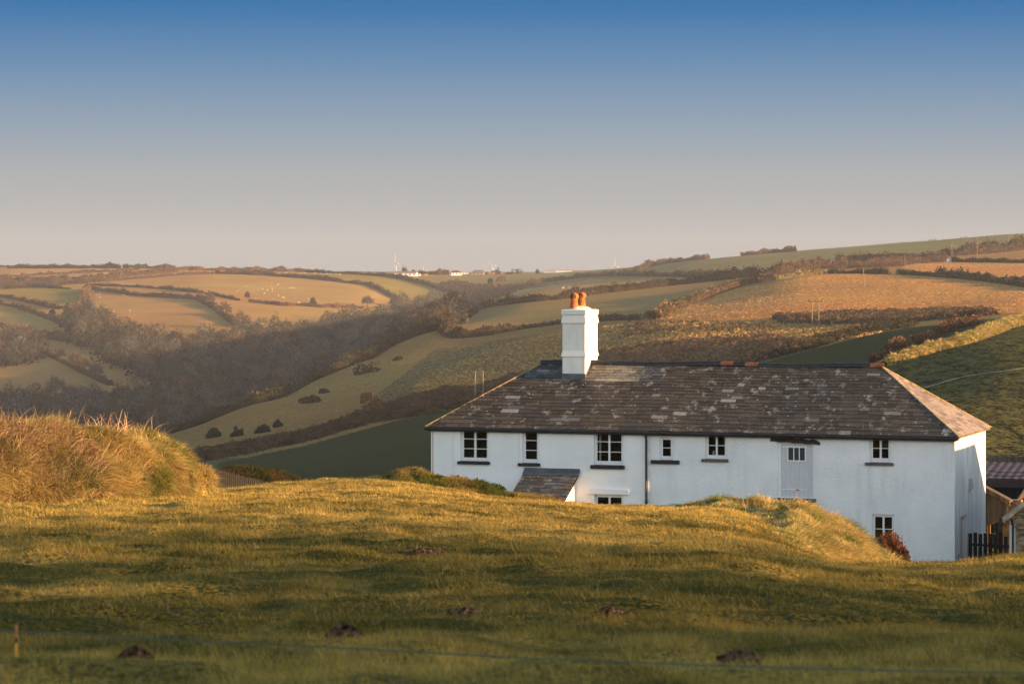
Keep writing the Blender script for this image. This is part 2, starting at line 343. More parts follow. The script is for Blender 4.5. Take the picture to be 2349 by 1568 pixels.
def lawn_col(x, y):
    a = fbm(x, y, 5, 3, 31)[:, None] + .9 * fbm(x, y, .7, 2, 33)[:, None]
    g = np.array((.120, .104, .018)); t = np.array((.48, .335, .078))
    far = np.clip((y - 18) / 60, 0, 1)[:, None]  # near lawn greener and darker; foreground shade put into the colour
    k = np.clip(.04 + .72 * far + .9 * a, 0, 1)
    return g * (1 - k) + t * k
lawn()

def blade_mesh(P, dirn, L, Wd, bend, tint, seg2=True):
    """curved blades of grass: P root, dirn growth direction, bend = droop vector"""
    n = len(P); side = np.cross(dirn, rng.normal(size=(n, 3))); side /= np.linalg.norm(side, axis=1)[:, None] + 1e-9
    s = side * Wd[:, None] * .5; L = L[:, None]
    if not seg2:
        V = np.stack([P - s, P + s, P + dirn * L + bend], 1).reshape(-1, 3); T = np.arange(3 * n).reshape(n, 3)
        return V, T, None, np.repeat(tint, 3, 0)
    m = P + dirn * L * .55 + bend * .3
    V = np.stack([P - s, P + s, m + s * .8, m - s * .8, P + dirn * L + bend], 1).reshape(-1, 3); b = np.arange(n)[:, None] * 5
    return V, b + np.array([[3, 2, 4]]), b + np.array([[0, 1, 2, 3]]), np.repeat(tint, 5, 0)
def grass():
    Ps = []
    for (d0, d1, n) in ((10.5, 18, 120000), (18, 32, 190000), (32, 55, 240000), (55, 90, 260000)):
        y = np.sqrt(rng.random(n) * (d1**2 - d0**2) + d0**2); px = rng.random(n) * 2600 - 120; x = (px - CX) / F * y
        Ps.append(np.stack([x, y], 1))
    P = np.concatenate(Ps); x, y = P[:, 0], P[:, 1]; n = len(x)
    z = lawn_z(x, y) - .004; sc = np.clip(y / 30, .55, 2.2)
    clump = np.clip(.9 + 1.9 * fbm(x, y, .6, 2, 41), .3, 2.1)
    L = rng.uniform(.03, .08, n) * clump * np.clip(sc, .9, 1.25); Wd = rng.uniform(.004, .007, n) * sc
    d = rng.normal(size=(n, 3)) * .38; d[:, 2] = 1; d[:, 0] -= .15; d /= np.linalg.norm(d, axis=1)[:, None]
    bend = rng.normal(size=(n, 3)) * (L * .3)[:, None]; bend[:, 2] = -np.abs(bend[:, 2]) * .3
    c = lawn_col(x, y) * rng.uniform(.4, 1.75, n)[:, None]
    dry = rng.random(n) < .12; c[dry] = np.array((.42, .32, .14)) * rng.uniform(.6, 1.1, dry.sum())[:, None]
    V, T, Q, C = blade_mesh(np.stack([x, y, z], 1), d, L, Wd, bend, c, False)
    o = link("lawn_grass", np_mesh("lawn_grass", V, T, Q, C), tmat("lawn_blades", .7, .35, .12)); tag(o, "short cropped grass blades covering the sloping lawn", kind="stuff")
grass()

# ------------------------------------------------------------------ foliage builders
def quadcloud(P, size, col, aspect=1.0, up=None, flat=0.0):
    n = len(P); a = rng.normal(size=(n, 3)) if up is None else up + rng.normal(size=(n, 3)) * .45
    a /= np.linalg.norm(a, axis=1)[:, None]; b = np.cross(a, rng.normal(size=(n, 3))); b /= np.linalg.norm(b, axis=1)[:, None] + 1e-9
    sz = (size if np.ndim(size) else np.full(n, size))[:, None] * .5; a = a * sz * aspect; b = b * sz
    V = np.stack([P - a - b, P - a + b, P + a + b * .6, P + a - b * .6], 1).reshape(-1, 3); Q = np.arange(4 * n).reshape(n, 4)
    return V, Q, np.repeat(col, 4, 0)
HEDGE = None
MF = tmat("hedge_foliage", .9, .15, .05)
MTW = tmat("bare_twigs", .9, .1, .05)
def polyline(pts, dmin, dmax=3200, step=1.2):
    pts = np.array(pts, float); seg = np.hypot(*np.diff(pts, axis=0).T); n = max(2, int(seg.sum() / 2.0)); s = np.concatenate([[0], np.cumsum(seg)]); q = np.linspace(0, s[-1], n)
    W_ = hit(np.interp(q, s, pts[:, 0]), np.interp(q, s, pts[:, 1]), dmin, dmax)
    k = min(9, len(W_) // 2 * 2 - 1)                                # smooth the distance so hedges run clean
    if k >= 3:
        D = np.convolve(np.pad(W_[:, 1], k // 2, mode='edge'), np.ones(k) / k, 'valid'); W_[:, 0] *= D / W_[:, 1]; W_[:, 1] = D
    L = np.concatenate([[0], np.cumsum(np.hypot(*np.diff(W_[:, :2], axis=0).T))]); m = max(3, int(L[-1] / step)); t = np.linspace(0, L[-1], m)
    X = np.interp(t, L, W_[:, 0]); Y = np.interp(t, L, W_[:, 1])
    return np.stack([X, Y, hill_xy(X, Y)], 1)
def hedge(label, pts, dmin, dmax=3200, h=2.2, w=2.2, col=(.085, .06, .035), q=.55, dens=20, name="hedge", cat="hedge", group="hedges between the fields", bare=0.0, step=1.2):
    P = polyline(pts, dmin, dmax, step); n = len(P); hh = h * (1 + .9 * vn(P[:, 0], P[:, 1], 6, 3) + .7 * vn(P[:, 0], P[:, 1], 17, 5)); hh = np.maximum(hh, .4 * h)
    tg = np.gradient(P, axis=0); tg /= np.linalg.norm(tg[:, :2], axis=1)[:, None] + 1e-9; sd_ = np.stack([-tg[:, 1], tg[:, 0]], 1)
    Vs, Qs, Cs = [], [], []; K = 7                                  # core
    ang = np.linspace(0, math.pi, K)
    rad = 1 + .25 * rng.random((n, K))
    off = np.cos(ang)[None, :] * w * .42 * rad; zz = np.sin(ang)[None, :] ** .7 * hh[:, None] * .8 * rad - .1
    X = P[:, 0:1] + sd_[:, 0:1] * off; Y = P[:, 1:2] + sd_[:, 1:2] * off
    V = np.stack([X, Y, P[:, 2:3] + zz], -1).reshape(-1, 3); i = np.arange(n * K).reshape(n, K)
    Vs.append(V); Qs.append(np.stack([i[:-1, :-1], i[1:, :-1], i[1:, 1:], i[:-1, 1:]], -1).reshape(-1, 4)); Cs.append(np.array(col) * .5 * rng.uniform(.6, 1.2, len(V))[:, None])
    m = n * dens; k = rng.integers(0, n, m); a = rng.random(m) * math.pi; r = rng.uniform(.75, 1.12, m)
    lump = 1 + .5 * vn(P[k, 0], P[k, 1] + a * 3, 3, 7)
    o = np.cos(a) * w * .5 * r * lump + rng.normal(size=m) * .15; z = np.sin(a) ** .7 * hh[k] * r * lump
    C = np.stack([P[k, 0] + sd_[k, 0] * o + tg[k, 0] * rng.uniform(-.8, .8, m), P[k, 1] + sd_[k, 1] * o + tg[k, 1] * rng.uniform(-.8, .8, m), P[k, 2] + z], 1)
    cc = np.array(col) * rng.uniform(.45, 1.7, m)[:, None] * (1 + vn(C[:, 0], C[:, 1], 9, 9) * .8)[:, None]
    gr = rng.random(m) < .18; cc[gr] = cc[gr] * np.array((.8, 1.1, .75))
    V, Q, c = quadcloud(C, rng.uniform(.4, 1.2, m) * q * .75, cc, 1.9); Qs.append(Q + len(Vs[0])); Vs.append(V); Cs.append(c)
    V = np.concatenate(Vs); o0 = P[n // 2].copy(); me = np_mesh(name, V - o0, quads=np.concatenate(Qs), tint=np.concatenate(Cs))
    return tag(link(name, me, MF, loc=o0), label, cat, group)

BR = (.105, .066, .040); DK = (.050, .048, .028); RB = (.15, .085, .05)
hedge("low dark hedge on the skyline at the far left edge", [(-60,613),(16,613)], 2000, h=1.5, col=DK, q=.8)
for lb, a, b in (("long dark shelter hedge standing on the skyline, leftmost of the tall ones", 18, 119), ("dark shelter hedge on the skyline, second from the left", 121, 190), ("dark shelter hedge on the skyline with a bump near its right end", 190, 277), ("dark shelter hedge on the skyline tapering off towards the right", 283, 402)):
    hedge(lb, [(a,615.5),((a+b)/2,615.5),(b,616+(b>400))], 2000, h=3.0, w=5, col=(.035,.042,.028), q=.9)
hedge("brown hedge rising from the left edge to the skyline shelter hedges", [(-30,638),(0,637),(103,631),(205,626),(316,620)], 1600, h=2.6, col=BR)
hedge("thick brown scrubby hedge below the left skyline field", [(-20,655),(50,652),(120,650),(200,645),(231,640),(316,631),(401,624)], 1500, h=4.5, w=7, col=BR, q=.8)
hedge("second brown hedge under the skyline running to a field corner", [(215,648),(316,640),(401,633),(490,628)], 1500, h=2.4, col=BR)
hedge("dark hedge along the top of the small green field", [(55,657),(162,664)], 1500, h=2.3, col=DK)
hedge("long thin hedge running right from the small dark barn", [(202,656),(290,658),(376,663),(461,673),(504,680),(547,690)], 1500, h=2.0, col=BR)
hedge("reddish hedge crossing under the scattered sheep", [(572,694),(641,701),(718,705),(803,708),(831,708)], 1400, h=2.1, col=RB)
hedge("bushy dark hedge along the top of the big golden field", [(202,663),(232,667),(266,672),(317,679),(401,684),(453,688)], 1400, h=3.0, w=3, col=BR)
hedge("overgrown hedge falling down the right side of the big golden field", [(453,688),(473,698),(497,712),(521,733),(550,754)], 1400, h=3.6, w=4, col=BR, q=.8)
hedge("bushy hedge falling from the left edge below the small green field", [(-30,680),(0,683),(26,685),(68,695),(111,705),(142,710)], 1400, h=3.2, w=3, col=BR)
hedge("long dark hedge slanting down from the left edge into the wood", [(-30,692),(0,698),(34,705),(77,719),(120,735),(179,766)], 1300, h=3.0, w=3, col=BR)
hedge("short steep hedge at the right end of the small green field", [(203,663),(196,675),(190,698)], 1400, h=4, w=6, col=RB)
hedge("thick scrubby hedge above the lowest golden field", [(0,757),(50,765),(103,775),(171,787),(248,802)], 1200, h=4.5, w=6, col=BR, q=.8)
hedge("dark hedge with bare trees slanting between the lowest golden fields", [(90,806),(137,829),(188,856),(256,887)], 1150, h=2.4, col=BR)
hedge("upper hedge below the long line of sheep, bending down into the valley", [(497,628),(590,631),(692,638),(803,650),(848,656),(865,663),(891,677),(916,692),(933,703)], 1500, h=3.2, w=4, col=BR)
hedge("rough reddish hedge along the skyline left of the tall wind turbine", [(401,620),(500,621),(600,622),(700,624),(745,626)], 2000, h=3, w=4, col=RB)
hedge("dark hedge passing in front of the bungalow and down to the valley head", [(703,625),(745,627),(822,630),(899,636),(933,643),(985,657),(1036,671),(1079,688)], 1700, h=3.2, w=4, col=DK)
hedge("thick dark hedge along the lower crest of the shaded brown hillside", [(400,992),(444,978),(540,940),(635,905),(688,887),(745,864),(799,839)], 640, 1050, h=2.6, w=4, col=(.05,.045,.025), q=.6, dens=18)
hedge("dark hedge along the upper crest of the shaded brown hillside", [(799,839),(857,812),(910,790),(950,773),(1005,753),(1036,741)], 640, 1150, h=3.2, w=5, col=(.05,.042,.025), q=.6, dens=18)
hedge("hooked dark hedge closing the lower corner of the pale field", [(1090,719),(1061,728),(1029,744),(1018,757),(1023,769),(1045,776),(1087,773),(1121,768)], 760, 1500, h=3.6, w=4, col=(.06,.045,.028), q=.6, dens=18)
hedge("low dark hedge under the pale field left of the chimney", [(1121,768),(1147,763),(1196,755),(1290,743)], 760, 1500, h=2.0, col=(.06,.048,.028))
hedge("low hedge under the pale field right of the chimney", [(1370,736),(1433,734),(1500,733)], 760, 1500, h=1.8, col=(.06,.048,.028))
hedge("long dark hedge above the pale field behind the chimney pots", [(985,741),(1036,727),(1087,711),(1147,700),(1196,695),(1291,686),(1355,676),(1434,667),(1563,652),(1683,640)], 900, 2000, h=3.0, w=4, col=(.06,.045,.028), q=.6)
hedge("scrubby dark hedge climbing the crest towards the twin roadside banks", [(1683,640),(1769,631),(1901,612),(1960,602),(2077,596),(2166,594)], 1000, 2200, h=4.0, w=5, col=BR, q=.7)
hedge("hedge along the top of the wedge shaped sheep pasture", [(1164,669),(1244,648),(1355,635),(1434,632),(1590,635),(1683,638)], 1100, 2600, h=3.0, w=4, col=(.06,.05,.03))
hedge("reddish hedge bank slanting up the left side of the tan stubble field", [(1504,731),(1535,714),(1602,690),(1652,671),(1707,655),(1777,643)], 800, 1700, h=2.6, w=4, col=(.12,.08,.04), q=.6, dens=16)
hedge("pale grassy hedge bank curving along the top of the tan stubble field", [(1777,643),(1843,632),(1901,627)], 800, 1700, h=1.6, w=3, col=(.22,.16,.07))
hedge("low clipped dark hedge left of the gateway in the tan field", [(1902,628),(1970,628),(2038,629)], 900, 1700, h=1.9, w=2, col=(.045,.04,.026), dens=18)
hedge("long dark hedge right of the gateway between the two tan fields", [(2061,629),(2174,637),(2252,644),(2349,658),(2420,668)], 850, 1700, h=2.6, w=3, col=(.05,.042,.028), dens=18)
hedge("dark straight hedge at the top of the upper tan field", [(2182,601),(2260,602),(2349,603),(2420,604)], 1100, 1900, h=2.0, col=(.045,.04,.028))
hedge("broad belt of dark thorn scrub below the right skyline field", [(2166,588),(2252,582),(2349,572),(2420,564)], 1300, 2300, h=5.5, w=9, col=(.07,.05,.035), q=.8, dens=22)
hedge("broken line of brown bushes on the skyline above the wedge pasture", [(1434,623),(1492,612),(1562,598),(1621,592)], 1700, 2600, h=3.4, w=5, col=BR, q=.8)
hedge("short row of bushes on the smooth skyline of the right hill", [(1700,583),(1760,580),(1824,577)], 1800, 2600, h=3, w=4, col=BR, q=.8)

# ---- dry tussocks standing in the rough fields
def tussocks(label, polys, dmin, dmax, n, h, w, col, per=4):
    D = np.sqrt(rng.random(n * 3) * (dmax**2 - dmin**2) + dmin**2); px = rng.uniform(950, 2450, n * 3); py = HY - F * hill_z(px, D) / D; k = np.zeros(len(D), bool)
    for p_ in polys: k |= inpoly(px, py, p_)
    k &= vn((px - CX) / F * D, D, 18, 71) + rng.normal(size=len(D)) * .25 > -.25
    D, px = D[k][:n], px[k][:n]; x = (px - CX) / F * D; z = hill_xy(x, D); m = len(x) * per; i = np.repeat(np.arange(len(x)), per); hh = rng.uniform(.5, 1.2, len(x))[i] * h
    a = rng.random(m) * 6.283; o = rng.normal(size=(m, 2)) * w * .35; s2 = np.stack([np.cos(a), np.sin(a)], 1) * w * .5; B = np.stack([x[i] + o[:, 0], D[i] + o[:, 1], z[i] - .1], 1); S = np.concatenate([s2, np.zeros((m, 1))], 1); T = np.stack([rng.normal(size=m) * w * .5, rng.normal(size=m) * w * .5, hh], 1)
    V = np.stack([B - S, B + S, B + S * .5 + T, B - S * .5 + T], 1).reshape(-1, 3); c = np.repeat(np.array(col) * rng.uniform(.55, 1.35, len(x))[i][:, None], 4, 0); o0 = V.mean(0)
    tag(link("tussocks", np_mesh("tussocks", V - o0, quads=np.arange(4 * m).reshape(m, 4), tint=c), MTW, loc=o0), label, kind="stuff")
tussocks("dry golden tussocks dotting the rough slope behind the chimney and roof", [[(860,930),(1000,850),(1150,790),(1290,758),(1500,737),(2090,740),(1900,800),(1700,840),(1290,900),(1150,880),(1000,905)]], 520, 1250, 22000, .38, .38, (.44, .27, .09))
tussocks("pale stubble tufts covering the two tan fields", [[(1504,733),(1540,712),(1650,672),(1850,636),(2070,627),(2349,657),(2450,662),(2450,735),(2300,724),(2000,735),(1560,735)], [(2070,625),(2085,606),(2180,601),(2450,603),(2450,655),(2200,636)]], 680, 1700, 20000, .24, .40, (.44, .26, .095), 3)
tussocks("small dry tufts catching the light on the dark pasture at the right", [[(2000,1300),(2040,850),(2135,812),(2213,792),(2349,745),(2450,722),(2450,1300)]], 125, 430, 16000, .10, .14, (.27, .185, .05), 3)

# ---- scrub masses
def scrub(label, poly, dmin, dmax, nb, r=(1.2, 2.6), col=BR, per=60, q=.5, name="scrub", hf=.9):
    col = tuple(np.array(col) * (.78, .8, .85)); per = int(per * 1.6); q = q * .8
    xs = [p[0] for p in poly]; ys = [p[1] for p in poly]; px = rng.uniform(min(xs), max(xs), nb * 6); py = rng.uniform(min(ys), max(ys), nb * 6)
    k = inpoly(px, py, poly); px, py = px[k][:nb], py[k][:nb]; P = hit(px, py, dmin, dmax); n = len(P); rr = rng.uniform(*r, n)
    m = n * per; i = np.repeat(np.arange(n), per); d = rng.normal(size=(m, 3)); d /= np.linalg.norm(d, axis=1)[:, None]; d[:, 2] = np.abs(d[:, 2])
    C = P[i] + d * (rr[i] * rng.uniform(.6, 1.05, m) ** .5)[:, None] * np.array((1, 1, hf)); C[:, 2] -= .1
    base = np.array(col) * rng.uniform(.55, 1.5, n)[:, None]; g = rng.random(n) < .2; base[g] = base[g] * np.array((.8, 1.05, .8))
    V, Q, c = quadcloud(C, rng.uniform(.4, 1.1, m) * q * .7, base[i] * rng.uniform(.75, 1.3, m)[:, None], 2.2); o0 = P.mean(0)
    return tag(link(name, np_mesh(name, V - o0, quads=Q, tint=c), MF, loc=o0), label, kind="stuff")
scrub("reddish bracken and thorn scrub along the foot of the shaded brown hillside", [(440,1040),(560,1018),(700,992),(790,965),(830,945),(900,925),(960,908),(1030,892),(1090,893),(1180,860),(1330,850),(1330,900),(1200,905),(1000,948),(850,972),(700,1014),(560,1042),(450,1060)], 420, 800, 2600, (.7,1.6), (.13,.072,.038), 40, .4)
scrub("dark thorn scrub belt across the tan hillside", [(1777,728),(1800,742),(1900,744),(2050,743),(2110,738),(2290,722),(2250,716),(2150,716),(2000,720),(1850,728)], 600, 1000, 900, (1.1,2.2), (.12,.078,.046), 60, .5)
scrub("reddish brown scrub on the slope behind the cottage ridge", [(1330,828),(1390,806),(1434,802),(1520,788),(1600,782),(1700,778),(1760,770),(1830,786),(1860,800),(1780,820),(1720,835),(1330,845)], 480, 900, 1500, (.7,1.7), (.20,.115,.065), 50, .4)
scrub("dark bushes along the upper edge of the green field beyond the roof", [(1740,830),(1862,800),(1913,784),(1999,764),(2077,752),(2100,744),(2000,755),(1900,778),(1850,790)], 440, 900, 420, (1.0,2.2), (.07,.055,.032), 50, .45)
scrub("brown scrub on the terrace below the left skyline", [(0,640),(110,640),(200,645),(200,652),(60,662),(0,665)], 1600, 3000, 420, (2,4), BR, 40, .8)
scrub("scrubby thicket at the left edge above the lowest golden field", [(-60,745),(0,745),(50,755),(100,772),(85,800),(60,815),(0,818),(-60,812)], 1150, 2600, 700, (1.6,3.2), (.12,.072,.045), 45, .7)
scrub("tangled scrub in the upper valley head", [(985,655),(1040,645),(1100,655),(1180,655),(1230,650),(1160,680),(1110,700),(1060,712),(990,740),(940,755),(1050,690)], 1150, 2600, 1500, (1.2,2.6), BR, 40, .6)
scrub("rough scrub beside the lane on the right hill", [(1901,612),(1960,600),(2077,588),(2166,590),(2170,600),(2050,612),(1960,615),(1901,622)], 1100, 2000, 450, (1.6,3), RB, 45, .6)
scrub("dry tussocks and low gorse scattered over the middle of the slope", [(1434,738),(1560,735),(1760,745),(1800,755),(1600,762),(1434,775)], 560, 1100, 160, (.6,1.4), (.13,.09,.05), 30, .4)

# ------------------------------------------------------------------ bare trees and the valley wood
def tree_parts(h, r, n, seed, col=(.115, .085, .055), sz=1.0, dome=.62, rnd=.4):
    g = np.random.default_rng(seed); n = int(n)
    mb = MB(); mb.tube([(0, 0, -.4), (.1 * g.normal(), 0, h * .25), (.2 * g.normal(), .1, h * .5), (.2 * g.normal(), .2, h * .75)], [h * .032, h * .024, h * .016, h * .005], 6)
    for k in range(9):
        a = g.random() * 6.28; z0 = h * g.uniform(.2, .55); e = r * g.uniform(.6, .95)
        mb.tube([(0, 0, z0), (math.cos(a) * e * .4, math.sin(a) * e * .4, z0 + h * .16), (math.cos(a) * e, math.sin(a) * e, z0 + h * g.uniform(.25, .4))], [h * .013, h * .008, h * .002], 5)
    d = g.normal(size=(n, 3)); d /= np.linalg.norm(d, axis=1)[:, None]; d[:, 2] = np.abs(d[:, 2]) * 1.0 - .15
    lump = 1 + .5 * vn(d[:, 0] * 3 + seed, d[:, 1] * 3 + d[:, 2] * 3, 1.0, seed % 9)
    rad = g.uniform(.35, 1, n) ** (.6 if rnd < 1 else .3) * lump
    C = np.stack([d[:, 0] * r * rad, d[:, 1] * r * rad, h * (1 - dome) + d[:, 2] * h * dome * rad], 1)
    dirn = C - np.array((0, 0, h * .3)); dirn /= np.linalg.norm(dirn, axis=1)[:, None]
    up = dirn + g.normal(size=(n, 3)) * rnd; up /= np.linalg.norm(up, axis=1)[:, None]; sd_ = np.cross(up, g.normal(size=(n, 3))); sd_ /= np.linalg.norm(sd_, axis=1)[:, None]
    a = up * (g.uniform(.4, 1.0, n) * sz)[:, None]; b = sd_ * (g.uniform(.05, .15, n) * (1.7 if rnd >= 1 else max(sz, 1.0)))[:, None]
    V = np.stack([C - a - b, C - a + b, C + a + b * .4, C + a - b * .4], 1).reshape(-1, 3)
    c = np.array(col) * g.uniform(.5, 1.6, n)[:, None]
    return mb, V, np.arange(4 * n).reshape(n, 4), np.repeat(c, 4, 0)
MBARK = mat("bark", (.13, .10, .07), .9, .3, 3, .5, 8)
TREES = [([(142,826)],6.2,2.3,"slim bare tree on the hedge between the lowest golden fields, leftmost of four"),
 ([(172,846)],9,4.0,"broad bare tree on the slanting hedge, second from the left of four"), ([(190,854)],9.5,4.2,"dark bare tree with ivy on the slanting hedge, third from the left of four"),
 ([(219,868)],8.5,4.4,"round bare tree on the slanting hedge, rightmost of four"), ([(482,697)],8,3.4,"bare tree at the bend of the overgrown hedge"),
 ([(516,728)],10,4.6,"bare tree halfway down the overgrown hedge"), ([(552,760)],13,5.6,"tall bare tree at the foot of the overgrown hedge"),
 ([(718,704)],7,2.2,"thin bare tree standing in the hedge under the sheep"), ([(567,688)],6,1.9,"small thin tree beside the field gate under the sheep"),
 ([(843,706)],9,5.0,"rounded bare tree at the right end of the reddish hedge"), ([(905,708)],10,4.5,"pale bare tree at the lower end of the sheep pasture"), ([(1150,655)],8.5,5.5,"wide pale bare tree at the valley head"),
 ([(1130,668)],7.5,4.2,"round pale bare tree low in the valley head"), ([(1226,655)],6,5,"low spreading pale tree on the slope above the wedge pasture"), ([(645,626)],6.5,4.8,"round orange brown bush tree on the skyline"),
 ([(43,800)],15,6.5,"tall bare tree rising out of the left thicket"), ([(128,912)],10,5.2,"round dark crowned tree standing at the field corner in the shaded valley"), ([(160,918)],8,4.4,"smaller round tree beside the shaded field corner"),
 ([(237,805)],9,3.4,"bare tree with a pale trunk at the wood edge"), ([(340,950)],12,6.0,"domed bare tree in the shaded wood above the bank"),
 ([(330,985)],11,5.0,"brown domed tree just above the bramble tips"), ([(415,985)],9,4.2,"small domed tree where the wood meets the crest hedge")]
for j, (p, h, r, lb) in enumerate(TREES):
    P = hit(p[0][0], min(p[0][1], 978), 1120)[0]; k = P[1] / 1500
    col = (.155, .105, .07) if 'pale' in lb or 'orange' in lb else (.105, .08, .055)
    mb, V, Q, C = tree_parts(h * 1.05, r, 900, 50 + j, col, 1.0)
    t = empty("bare_tree", P, label=lb, cat="tree"); mb.build("trunk", MBARK, t); link("crown", np_mesh("crown", V, quads=Q, tint=C), MTW, t)
def conifer(P, h, r, lb):
    t = empty("pine_tree", P, label=lb, cat="tree"); MB().tube([(0, 0, -.5), (0, 0, h * .8)], [h * .03, h * .01], 6).build("trunk", MBARK, t)
    n = 1400; d = rng.normal(size=(n, 3)); d /= np.linalg.norm(d, axis=1)[:, None]; C = np.stack([d[:, 0] * r, d[:, 1] * r, h * .6 + d[:, 2] * h * .42], 1) * (rng.uniform(.5, 1, n) ** .4)[:, None]
    V, Q, c = quadcloud(C, rng.uniform(.4, 1.0, n), np.array((.022, .035, .018)) * rng.uniform(.5, 1.7, n)[:, None]); link("crown", np_mesh("crown", V, quads=Q, tint=c), MF, t)
conifer(hit(164, 757, 1200)[0], 10, 3.6, "dark evergreen tree in the wood edge below the small green field")
conifer(hit(120, 733, 1200)[0], 6, 1.8, "small dark evergreen on the slanting hedge left of the larger one")
conifer(hit(1125, 655, 1500)[0], 6, 2.2, "small dark evergreen in the valley head beside pale trees")

WOOD = [[(150,712),(195,696),(212,712),(258,740),(310,760),(380,772),(430,776),(545,760),(600,748),(700,750),(770,728),(835,718),(900,722),(935,742),(962,755),(1000,760),(1000,800),(640,1000),(280,1010),(-80,1010),(-80,900),(0,897),(95,905),(150,912),(180,905),(262,898),(300,890),(375,868),(330,842),(248,805),(170,770)],
        [(905,700),(930,690),(950,695),(985,688),(1010,690),(1050,696),(1078,690),(1050,710),(1000,750),(960,752),(935,730)],
        [(-80,800),(0,770),(60,765),(95,790),(70,812),(0,820),(-80,822)]]
def wood():
    protos = [tree_parts(rng.uniform(8, 12), rng.uniform(3.4, 5.2), 300, 200 + k, (1, 1, 1), .8, .66, 1.0) for k in range(10)]
    n = 30000; D = rng.uniform(1120, 2350, n); px = rng.uniform(-80, 1090, n); keep = rng.random(n) < D / 2350
    D, px = D[keep], px[keep]; py = HY - F * (hill_z(px, D) + 5.5) / D
    k = np.zeros(len(D), bool)
    for w in WOOD: k |= inpoly(px, py, w)
    D, px = D[k], px[k]; x = (px - CX) / F * D; order = rng.permutation(len(D)); cells = set(); sel = []
    for i in order:
        c = (int(x[i] // 6.2), int(D[i] // 7.5))
        if c in cells: continue
        cells.add(c); sel.append(i)
    sel = np.array(sel); x, D = x[sel], D[sel]; z = hill_xy(x, D); print("wood trees", len(sel))
    Vs, Qs, Cs, m = [], [], [], 0; tb = MB()
    for j in range(len(x)):
        _, V, Q, C = protos[j % 10]; s = rng.uniform(.55, 1.3); a = rng.random() * 6.28; ca, sa = math.cos(a) * s, math.sin(a) * s
        W_ = np.stack([V[:, 0] * ca - V[:, 1] * sa + x[j], V[:, 0] * sa + V[:, 1] * ca + D[j], V[:, 2] * s + z[j]], 1)
        hue = np.array((.057, .048, .036)) * rng.uniform(.45, 2.0) * (1 + np.array((.3, 0, -.25)) * rng.uniform(-1, 1))
        if rng.random() < .06: hue = np.array((.05, .06, .03))
        Vs.append(W_); Qs.append(Q + m); Cs.append(C * hue); m += len(V)
    ng = len(x) * 25; i = rng.integers(0, len(x), ng)                     # undergrowth
    C0 = np.stack([x[i] + rng.normal(size=ng) * 3.5, D[i] + rng.normal(size=ng) * 3.5, z[i] + rng.uniform(0, 2.2, ng)], 1)
    V, Q, c = quadcloud(C0, rng.uniform(.8, 2.2, ng), np.array((.045, .036, .026)) * rng.uniform(.5, 1.5, ng)[:, None]); Vs.append(V); Qs.append(Q + m); Cs.append(c); m += len(V)
    tk = np.stack([x, D, z], 1); b = np.zeros((len(x), 4, 3)); wv = .16
    for q_, (dx, dz) in enumerate(((-wv, -.5), (wv, -.5), (wv * .6, 5.5), (-wv * .6, 5.5))): b[:, q_] = tk + np.array((dx, 0, dz))
    b2 = np.zeros_like(b)
    for q_, (dx, dz) in enumerate(((-wv, -.5), (wv, -.5), (wv * .6, 5.5), (-wv * .6, 5.5))): b2[:, q_] = tk + np.array((0, dx, dz))
    B = np.concatenate([b, b2]).reshape(-1, 3); Vs.append(B); Qs.append(np.arange(len(B)).reshape(-1, 4) + m); Cs.append(np.tile(np.array((.16, .125, .09)), (len(B), 1)))
    V = np.concatenate(Vs); o0 = V.mean(0)
    tag(link("woodland", np_mesh("woodland", V - o0, quads=np.concatenate(Qs), tint=np.concatenate(Cs)), MTW, loc=o0), "leafless brown grey woodland filling the valley", kind="stuff")
wood()

# single bushes on the shaded hillside
def bush(px, py, wpx, h, lb, col=(.04, .042, .022), dmin=480, dmax=1100, name="bush", long=1.0):
    P = hit(px, py, dmin, dmax)[0]; w = wpx / F * P[1] * .5; n = 700; d = rng.normal(size=(n, 3)); d /= np.linalg.norm(d, axis=1)[:, None]; d[:, 2] = np.abs(d[:, 2])
    lump = 1 + 1.3 * vn(d[:, 0] * 3 + px, d[:, 1] * 3 + d[:, 2] * 3, 1, 3); rad = rng.uniform(.6, 1, n) ** .4 * lump
    C = np.stack([d[:, 0] * w * rad, d[:, 1] * w * long * .7 * rad, d[:, 2] * h * rad], 1)
    dx = hill_xy(P[0] + C[:, 0], P[1] + C[:, 1]) - P[2]; C[:, 2] += dx
    V, Q, c = quadcloud(C, rng.uniform(.25, .6, n), np.array(col) * rng.uniform(.5, 1.8, n)[:, None])
    tag(link(name, np_mesh(name, V, quads=Q, tint=c), MF, loc=P), lb, "bush", "bushes on the shaded hillside")
for a in ((490,1004,26,1.7,"dark bush low on the shaded hillside, leftmost of the row of four"), (546,1001,28,1.8,"round dark bush on the shaded hillside, second from the left of the row of four"), (602,992,26,1.6,"dark bush on the shaded hillside, third from the left of the row of four"),
          (637,979,17,1.2,"small dark bush on the shaded hillside, rightmost of the row of four"), (711,925,34,1.7,"flat dark bush alone on the mid slope of the shaded hillside"), (742,902,20,1.0,"small thin bush just above the flat dark bush"),
          (843,856,55,2.2,"long dark bush slanting up the shaded hillside"), (913,826,16,1.0,"tiny dark bush right of the long slanting one")): bush(*a)
bush(840, 925, 22, 2.0, "small orange brown bush at the left end of the reddish scrub", (.16, .08, .03)); bush(858, 948, 34, 3.2, "round orange brown bush standing in the reddish scrub", (.20, .11, .045))

